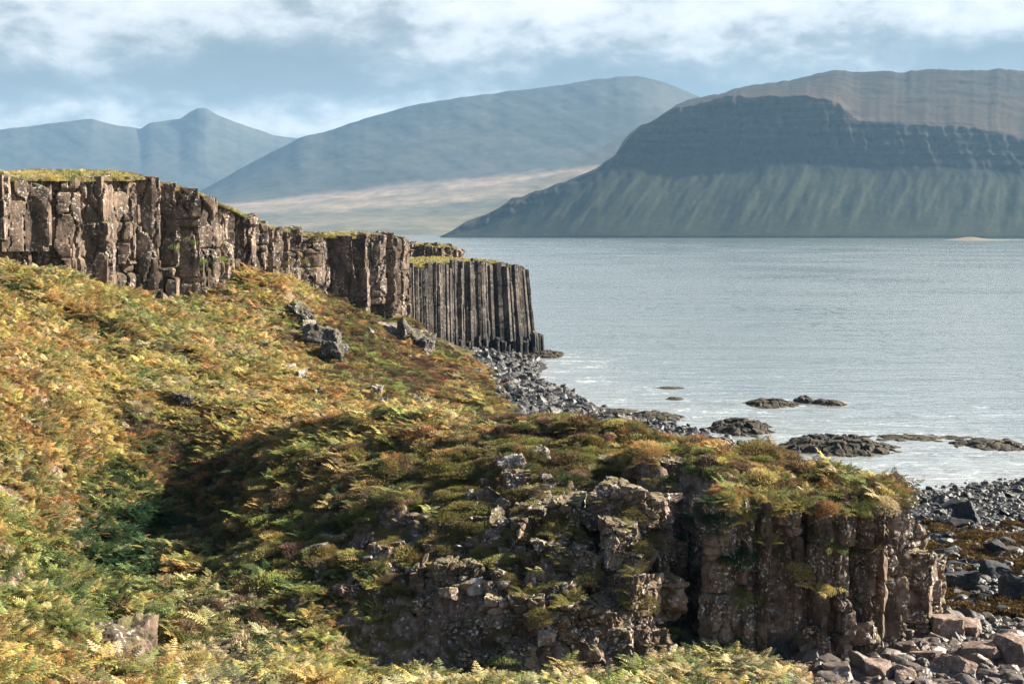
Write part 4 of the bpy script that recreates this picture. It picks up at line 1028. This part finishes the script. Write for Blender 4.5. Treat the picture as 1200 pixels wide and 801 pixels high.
# ------------------------------------------------------------------ sea
def sea():
    sx = axis([(-9000, -1000, 800), (-1000, -200, 100), (-200, -20, 12), (-20, 70, 0.5), (70, 250, 8), (250, 1000, 100), (1000, 9000, 800)])
    sy = axis([(-1500, 0, 300), (0, 90, 10), (90, 250, 0.8), (250, 500, 12), (500, 2000, 120), (2000, 9000, 700)])
    A, B = np.meshgrid(sx, sy)
    depth = np.where((A > -25) & (A < 75) & (B > 85) & (B < 255), -gz(A, B), 9.0)
    depth = np.where(depth > 8, 3.0, depth)
    for (qx, qy, qw, qd) in SK:
        rr_ = np.sqrt(((A - qx) / (qw * .62)) ** 2 + ((B - qy) / (qd * .62)) ** 2)
        depth = np.minimum(depth, 3.0 * np.clip((rr_ - 0.75) / 1.1, 0, 1))
    Z = np.zeros_like(A)
    m, nt, out = nmat('sea water')
    geo = N(nt, 'ShaderNodeNewGeometry'); pos = geo.outputs['Position']
    dp = N(nt, 'ShaderNodeAttribute', attribute_type='GEOMETRY', attribute_name='depth')
    # ruffled and calm water
    pat = noise_(nt, pos, 0.010, 4, 0.55)
    mp = N(nt, 'ShaderNodeMapping'); mp.inputs['Scale'].default_value = (0.35, 1.0, 1); mp.inputs['Rotation'].default_value = (0, 0, 0.25); nt.links.new(pos, mp.inputs['Vector'])
    w1 = noise_(nt, mp.outputs[0], 0.55, 4, 0.6); w2 = noise_(nt, mp.outputs[0], 2.2, 3, 0.6); w3 = noise_(nt, mp.outputs[0], 0.09, 3, 0.5)
    hgt = math_(nt, 'ADD', math_(nt, 'ADD', math_(nt, 'MULTIPLY', w1, 1.0), math_(nt, 'MULTIPLY', w2, 0.28)), math_(nt, 'MULTIPLY', w3, 2.0))
    mg = N(nt, 'ShaderNodeMapping'); mg.inputs['Scale'].default_value = (0.40, 0.12, 1); mg.inputs['Rotation'].default_value = (0, 0, 0.1); nt.links.new(pos, mg.inputs['Vector'])
    gust = noise_(nt, mg.outputs[0], 1.0, 8, 0.75)
    pat = math_(nt, 'ADD', math_(nt, 'MULTIPLY', pat, 0.35), math_(nt, 'MULTIPLY', gust, 0.65))
    bp = N(nt, 'ShaderNodeBump', ins={'Distance': 1.0}); nt.links.new(hgt, bp.inputs['Height'])
    nt.links.new(ramp(nt, pat, [(0.40, (0.05,) * 3), (0.5, (0.17,) * 3), (0.60, (0.42,) * 3)]), bp.inputs['Strength'])
    bs = N(nt, 'ShaderNodeBsdfPrincipled', ins={'Roughness': 0.12, 'IOR': 1.333})
    nt.links.new(ramp(nt, dp.outputs['Fac'], [(0.0, (0.5,) * 3), (0.9, (1.0,) * 3)]), bp.inputs['Distance'])
    body = mixc(nt, ramp(nt, dp.outputs['Fac'], [(0.0, (1, 1, 1)), (0.6, (0, 0, 0))]), (0.11, 0.137, 0.15), (0.17, 0.18, 0.178))
    # foam: streaks where it is shallow, flecks in the open
    mf = N(nt, 'ShaderNodeMapping'); mf.inputs['Scale'].default_value = (0.42, 1.0, 1); nt.links.new(pos, mf.inputs['Vector'])
    f1 = noise_(nt, mf.outputs[0], 0.28, 8, 0.72, 0.8); f2 = noise_(nt, mf.outputs[0], 2.6, 5, 0.75)
    shal = ramp(nt, dp.outputs['Fac'], [(0.0, (1, 1, 1)), (0.5, (0.75,) * 3), (1.0, (0.0,) * 3)])
    fa = math_(nt, 'MULTIPLY', ramp(nt, math_(nt, 'ADD', math_(nt, 'MULTIPLY', f1, 0.55), math_(nt, 'MULTIPLY', f2, 0.45)), [(0.54, (0, 0, 0)), (0.64, (1, 1, 1))]), shal)
    fb = ramp(nt, noise_(nt, mf.outputs[0], 0.32, 8, 0.75), [(0.715, (0, 0, 0)), (0.74, (0.7,) * 3)])
    foam = math_(nt, 'ADD', math_(nt, 'MULTIPLY', fa, 0.8), fb, True)
    c = mixc(nt, foam, body, (0.75, 0.78, 0.8)); nt.links.new(c, bs.inputs['Base Color'])
    nt.links.new(math_(nt, 'ADD', math_(nt, 'MULTIPLY', foam, 0.6), 0.12), bs.inputs['Roughness'])
    nt.links.new(bp.outputs[0], bs.inputs['Normal']); nt.links.new(bs.outputs[0], out.inputs[0])
    o = link('sea', new_mesh('sea', np.stack([A, B, Z], -1).reshape(-1, 3), [grid_faces(len(sy), len(sx))], m, {'depth': depth.ravel() / 3.0}, smooth=True)); o["kind"] = 'structure'
sea()

# ------------------------------------------------------------------ far land
def land_mat(name, cols, scale, strata=False):
    m, nt, out = nmat(name)
    z = N(nt, 'ShaderNodeAttribute', attribute_type='GEOMETRY', attribute_name='zone'); geo = N(nt, 'ShaderNodeNewGeometry'); pos = geo.outputs['Position']
    n1 = noise_(nt, pos, 0.012 * scale, 8, 0.62); n2 = noise_(nt, pos, 0.06 * scale, 5, 0.65)
    zz = math_(nt, 'ADD', z.outputs['Fac'], math_(nt, 'MULTIPLY', math_(nt, 'SUBTRACT', n1, 0.5), 0.18))
    c = ramp(nt, zz, cols)
    c = mixc(nt, 0.9, c, ramp(nt, n1, [(0.3, (0.55, 0.6, 0.6)), (0.5, (1, 1, 1)), (0.7, (1.5, 1.35, 1.2))]), 'MULTIPLY')
    c = mixc(nt, 0.7, c, ramp(nt, n2, [(0.35, (0.6, 0.6, 0.6)), (0.65, (1.3, 1.3, 1.25))]), 'MULTIPLY')
    if strata:
        sp = N(nt, 'ShaderNodeMapping'); sp.inputs['Scale'].default_value = (0.003, 0.003, 0.06); nt.links.new(pos, sp.inputs['Vector'])
        st = noise_(nt, sp.outputs[0], 1.0, 4, 0.6)
        c = mixc(nt, math_(nt, 'MULTIPLY', ramp(nt, zz, [(0.42, (0, 0, 0)), (0.5, (1, 1, 1)), (0.62, (1, 1, 1)), (0.7, (0, 0, 0))]), 0.9), c, mixc(nt, 1.0, c, ramp(nt, st, [(0.42, (0.35,) * 3), (0.58, (2.6,) * 3)]), 'MULTIPLY'))
    bs = N(nt, 'ShaderNodeBsdfPrincipled', ins={'Roughness': 0.95, 'Specular IOR Level': 0.05}); nt.links.new(c, bs.inputs['Base Color']); nt.links.new(bs.outputs[0], out.inputs[0]); return m

def far_land(name, pxs, prof, mat, rows, nseed, relief, depth_noise=None, zones=None, back=1500):
    """prof: list of (array py(px), array Y(px), zone); surface runs through them from the shore up, then falls away behind"""
    V = []; Zn = []
    segs = len(prof) - 1
    for s in range(segs):
        p0, y0, z0 = prof[s]; p1, y1, z1 = prof[s + 1]
        for k in range(rows[s] + (1 if s == segs - 1 else 0)):
            t = k / rows[s]; py = p0 + (p1 - p0) * t; yy = y0 + (y1 - y0) * t
            V.append(np.stack(W(pxs, py, yy), -1)); Zn.append(np.full(len(pxs), z0 + (z1 - z0) * t))
    topr = V[-1].copy()
    V = np.array(V)
    for kk in (0.35, 1.0):
        q = topr.copy(); q[:, 1] += back * kk; q[:, 2] = q[:, 2] * (1 - 0.7 * kk) - 0; V = np.concatenate([V, q[None]]); Zn.append(np.full(len(pxs), prof[-1][2]))
    Zn = np.array(Zn)
    h01 = np.clip(V[..., 2] / 60, 0, 1)
    amp = relief(V, Zn)
    V[..., 1] += amp * h01; V[..., 2] = np.maximum(V[..., 2], -4)
    V[0, :, 2] = -4
    o = link(name, new_mesh(name, V.reshape(-1, 3), [grid_faces(V.shape[0], V.shape[1])[:, ::-1]], mat, {'zone': Zn.ravel()}, smooth=True)); o["kind"] = 'structure'
    return o
def ip(pxs, pts): p = np.array(pts, float); return np.interp(pxs, p[:, 0], p[:, 1])
def jag(pxs, a, sc, s): return a * fbm(np.stack([pxs / sc, 0 * pxs, 0 * pxs], -1), 5, s, 0.6)

# the near headland across the water
pxs = np.arange(516, 1500, 2.0)
sil = ip(pxs, [(516, 277), (530, 270), (548, 258), (560, 255), (585, 244), (600, 233), (612, 231), (634, 222), (660, 213), (698, 199), (710, 188), (722, 180), (732, 164), (739, 156), (751, 147), (770, 138), (792, 124), (815, 115), (844, 110), (856, 105), (873, 102), (930, 93), (978, 83), (990, 81), (1002, 84), (1020, 84), (1080, 83), (1140, 81), (1200, 83), (1350, 92), (1500, 110)]) + jag(pxs, 3.0, 16, 3) * np.clip((pxs - 530) / 60, 0, 1)
ctop = ip(pxs, [(516, 277), (548, 260), (600, 236), (634, 225), (698, 202), (722, 183), (739, 159), (751, 150), (792, 127), (844, 114), (908, 112), (967, 115), (984, 124), (1007, 142), (1083, 147), (1142, 151), (1177, 158), (1200, 164), (1300, 172), (1500, 190)]) + jag(pxs, 4, 20, 4) * np.clip((pxs - 560) / 80, 0, 1)
ctop = np.maximum(ctop, sil + 1.0)
tal = ip(pxs, [(516, 277.2), (560, 268), (605, 252), (640, 235), (675, 218), (701, 204), (740, 196), (780, 191), (844, 191), (908, 188), (996, 195), (1083, 195), (1160, 199), (1190, 204), (1300, 210), (1500, 220)]) + jag(pxs, 3.0, 60, 5) * np.clip((pxs - 560) / 80, 0, 1)
tal = np.maximum(tal, ctop + 0.6); tal = np.minimum(tal, 277.4)
base_y = ip(pxs, [(516, 3560), (700, 3450), (900, 3380), (1200, 3320), (1500, 3300)])
sh = np.full(len(pxs), 278.0) 
k_ = np.clip((pxs - 516) / 260, 0.02, 1)
def rel_head(V, Zn):
    p = np.stack([(V[..., 0] - 0.75 * V[..., 2]) / 48, V[..., 2] / 170, 0 * V[..., 0]], -1); g = fbm(p, 6, 6, 0.62) * sstep(.8, .6, Zn)
    q = np.stack([V[..., 0] / 16, V[..., 2] / 60, 0 * V[..., 0]], -1)
    r3 = fbm(np.stack([V[..., 0] / 90, V[..., 1] / 90, V[..., 2] / 40], -1), 5, 8)
    cl = np.exp(-((Zn - .52) / .12) ** 2)
    strat = 24 * np.abs(((V[..., 2] / 26 + 0.6 * fbm(V / 200, 2, 9)) % 1) - .5)
    return 14 * g + cl * (30 * fbm(q, 4, 7) + strat) + 30 * r3 * sstep(.62, .8, Zn) + 16 * fbm(np.stack([(V[..., 0] - 0.9 * V[..., 2]) / 30, V[..., 2] / 90, 0 * V[..., 0]], -1), 4, 44) * sstep(.45, .3, Zn)
M_head = land_mat('headland heath and cliffs', [(0.0, (0.020, 0.024, 0.0125)), (0.32, (0.0165, 0.021, 0.0115)), (0.42, (0.007, 0.009, 0.0085)), (0.60, (0.009, 0.0095, 0.0095)), (0.68, (0.027, 0.020, 0.0155)), (1.0, (0.021, 0.018, 0.0138))], 1.0, True)  # heath and cliff colours, darkened to stand in for cloud shade
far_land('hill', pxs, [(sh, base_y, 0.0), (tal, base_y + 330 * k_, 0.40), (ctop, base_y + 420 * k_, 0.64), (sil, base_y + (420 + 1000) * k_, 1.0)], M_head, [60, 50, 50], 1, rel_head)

# big mountain with cloud on its top
pxs = np.arange(90, 1100, 3.0)
sil = ip(pxs, [(90, 276), (170, 252), (250, 216), (300, 189), (330, 172), (352, 161), (380, 154), (420, 142), (455, 131), (480, 124), (520, 117), (560, 112), (620, 105), (680, 96), (720, 90), (745, 89), (775, 95), (810, 110), (900, 150), (1100, 215)]) + jag(pxs, 2.0, 30, 13)
mid = ip(pxs, [(90, 277), (170, 262), (250, 240), (400, 226), (600, 205), (700, 196), (800, 190), (1100, 240)])
def rel_mtn(V, Zn):
    return 26 * fbm(np.stack([V[..., 0] / 900 + V[..., 2] / 700, V[..., 1] / 900, V[..., 2] / 350], -1), 6, 16, 0.6) * sstep(.12, .6, Zn) + 18 * fbm(np.stack([V[..., 0] / 120 + V[..., 2] / 90, V[..., 2] / 110, 0 * V[..., 0]], -1), 5, 18)
M_mtn = land_mat('moorland mountain', [(0.0, (0.08, 0.075, 0.05)), (0.12, (0.13, 0.11, 0.075)), (0.22, (0.08, 0.075, 0.055)), (0.29, (0.19, 0.15, 0.11)), (0.33, (0.12, 0.10, 0.075)), (0.38, (0.20, 0.155, 0.12)), (0.43, (0.048, 0.05, 0.045)), (1.0, (0.04, 0.043, 0.042))], 0.25)  # tan moor; the paler bands put its sunlit strips into the colour
o1 = np.ones(len(pxs))
far_land('mountain', pxs, [(278 * o1, 5200 * o1, 0.0), (mid, 6600 * o1, 0.40), (sil, 8000 * o1, 1.0)], M_mtn, [50, 70], 2, rel_mtn)
# blue range behind with the pointed summit
pxs = np.arange(-500, 620, 3.0)
sil = ip(pxs, [(-500, 170), (-200, 160), (0, 152), (40, 147), (90, 141), (108, 139), (125, 144), (138, 147), (165, 151), (176, 144), (190, 142), (212, 139), (222, 132), (232, 127), (242, 127), (256, 135), (275, 143), (300, 151), (320, 158), (338, 161), (380, 165), (450, 180), (620, 230)]) + jag(pxs, 0.8, 14, 23)
o1 = np.ones(len(pxs))
far_land('mountain', pxs, [(278 * o1, 7600 * o1, 0.45), (225 * o1, 9000 * o1, 0.55), (sil, 10200 * o1, 1.0)], M_mtn, [30, 70], 3, rel_mtn)
# low islet far out at the right
def islet():
    n = 60; a = np.linspace(-1, 1, n); A, B = np.meshgrid(a, a); y0 = CAMZ / ((280.5 - HORIZ) / F) * 0.93; x0 = (1150 - 600) / F * y0
    H = 5.0 * np.exp(-((A + .2) / .22) ** 2 - (B / .4) ** 2) + 3.0 * np.exp(-((A - .1) / .75) ** 4 - (B / .6) ** 2) - 1.6 + 0.8 * fbm2(A * 3, B * 3, .6, 4, 3)
    o = link('islet', new_mesh('islet', np.stack([A * 75 * y0 / F, B * 60, H], -1).reshape(-1, 3), [grid_faces(n, n)], M_mtn, {'zone': np.full(n * n, 0.30)}, smooth=True)); o.location = (x0, y0, 0)
    tag(o, 'low green islet lying far out on the water at the right', 'islet')
islet()

# ------------------------------------------------------------------ haze
hv = bpy.data.meshes.new('haze'); 
x0, x1, y0, y1, z0, z1 = -9500, 9500, -1600, 12500, -6, 1150
hv = new_mesh('haze', [(x0, y0, z0), (x1, y0, z0), (x1, y1, z0), (x0, y1, z0), (x0, y0, z1), (x1, y0, z1), (x1, y1, z1), (x0, y1, z1)], [np.array([(0, 3, 2, 1), (4, 5, 6, 7), (0, 1, 5, 4), (1, 2, 6, 5), (2, 3, 7, 6), (3, 0, 4, 7)])])
m, nt, out = nmat('sea haze')
pv = N(nt, 'ShaderNodeVolumePrincipled'); pv.inputs['Color'].default_value = (0.37, 0.66, 1.0, 1); pv.inputs['Density'].default_value = 0.000031; pv.inputs['Anisotropy'].default_value = 0.1
nt.links.new(pv.outputs[0], out.inputs['Volume']); hv.materials.append(m)
hz = link('haze', hv); hz["kind"] = 'stuff'

# ------------------------------------------------------------------ light
SUN = Vector((0.84, 0.21, 0.46)).normalized()
sd = bpy.data.lights.new('sun', 'SUN'); sd.energy = 5.0; sd.angle = R(0.5); sd.color = (1.0, 0.91, 0.76)
so = bpy.data.objects.new('sun', sd); col.objects.link(so); so.rotation_euler = SUN.to_track_quat('Z', 'Y').to_euler(); so.location = (60, 60, 80)

w = bpy.data.worlds.new("World"); scene.world = w; w.use_nodes = True; nt = w.node_tree; nt.nodes.clear()
out = N(nt, 'ShaderNodeOutputWorld'); bg = N(nt, 'ShaderNodeBackground'); bg.inputs['Strength'].default_value = 0.05
sky = N(nt, 'ShaderNodeTexSky', sky_type='NISHITA'); sky.sun_disc = False; sky.sun_elevation = math.asin(SUN.z); sky.sun_rotation = math.atan2(SUN.x, SUN.y)
tc = N(nt, 'ShaderNodeTexCoord'); sp = N(nt, 'ShaderNodeSeparateXYZ'); nt.links.new(tc.outputs['Generated'], sp.inputs[0])
mpw = N(nt, 'ShaderNodeMapping'); mpw.inputs['Scale'].default_value = (5.6, 5.6, 11.5); mpw.inputs['Location'].default_value = (1.3, 0.4, 0.2); nt.links.new(tc.outputs['Generated'], mpw.inputs['Vector'])
n1 = noise_(nt, mpw.outputs[0], 1.2, 10, 0.52, 0.1); n2 = noise_(nt, mpw.outputs[0], 4.2, 10, 0.6, 0.2)
layer = ramp(nt, sp.outputs[2], [(0.0, (0.52,) * 3), (0.066, (0.56,) * 3), (0.082, (0.53,) * 3), (0.098, (0.43,) * 3), (0.116, (0.48,) * 3), (0.134, (0.575,) * 3), (0.165, (0.595,) * 3), (0.3, (0.5,) * 3)])
nn = math_(nt, 'ADD', math_(nt, 'ADD', math_(nt, 'MULTIPLY', n1, 0.58), math_(nt, 'MULTIPLY', n2, 0.42)), math_(nt, 'MULTIPLY', math_(nt, 'SUBTRACT', layer, 0.5), 1.25))
ccol = ramp(nt, nn, [(0.38, (1.0, 1.17, 1.30)), (0.45, (1.3, 1.48, 1.61)), (0.50, (1.85, 2.0, 2.1)), (0.54, (2.7, 2.82, 2.9)), (0.585, (3.7, 3.72, 3.7)), (0.66, (4.5, 4.45, 4.35))])
cov = ramp(nt, nn, [(0.30, (0.93,) * 3), (0.42, (0.98,) * 3)])
# bright cloud band added above the frame to lighten the sea; overhead dimmed
el = ramp(nt, sp.outputs[2], [(0.0, (0.76, 0.76, 0.77)), (0.12, (0.88,) * 3), (0.165, (1.0,) * 3), (0.23, (3.3, 3.25, 3.15)), (0.38, (3.1, 3.05, 2.95)), (0.52, (0.5,) * 3), (0.7, (0.2, 0.21, 0.23)), (1.0, (0.15, 0.16, 0.18))])
ccol = mixc(nt, 1.0, ccol, el, 'MULTIPLY')
cov = math_(nt, 'MULTIPLY', cov, ramp(nt, math_(nt, 'ADD', math_(nt, 'MULTIPLY', sp.outputs[1], 0.5), 0.5), [(0.0, (0.05,) * 3), (0.55, (0.10,) * 3), (0.80, (1.0,) * 3)]))  # clouds thinned behind the camera to cut fill on front faces
c = mixc(nt, cov, sky.outputs[0], ccol)
nt.links.new(c, bg.inputs[0]); nt.links.new(bg.outputs[0], out.inputs[0])

# ------------------------------------------------------------------ camera
cd = bpy.data.cameras.new('camera'); cam = bpy.data.objects.new('camera', cd); col.objects.link(cam); scene.camera = cam
cd.sensor_width = 36; cd.lens = 36 * F / 1200.0; cd.clip_start = 0.5; cd.clip_end = 60000
cam.location = (0, 0, CAMZ); cam.rotation_euler = (math.pi / 2 - TH, 0, 0)

scene.view_settings.view_transform = 'Standard'; scene.view_settings.look = 'None'; scene.view_settings.exposure = 2.15; scene.view_settings.gamma = 1.0
scene.render.engine = 'CYCLES'
cy = scene.cycles; cy.max_bounces = 5; cy.diffuse_bounces = 1; cy.glossy_bounces = 2; cy.transmission_bounces = 3; cy.volume_bounces = 0; cy.transparent_max_bounces = 4
cy.use_denoising = True; cy.denoising_prefilter = 'NONE'
try: cy.denoiser = 'OPENIMAGEDENOISE'
except Exception as e: print(e)
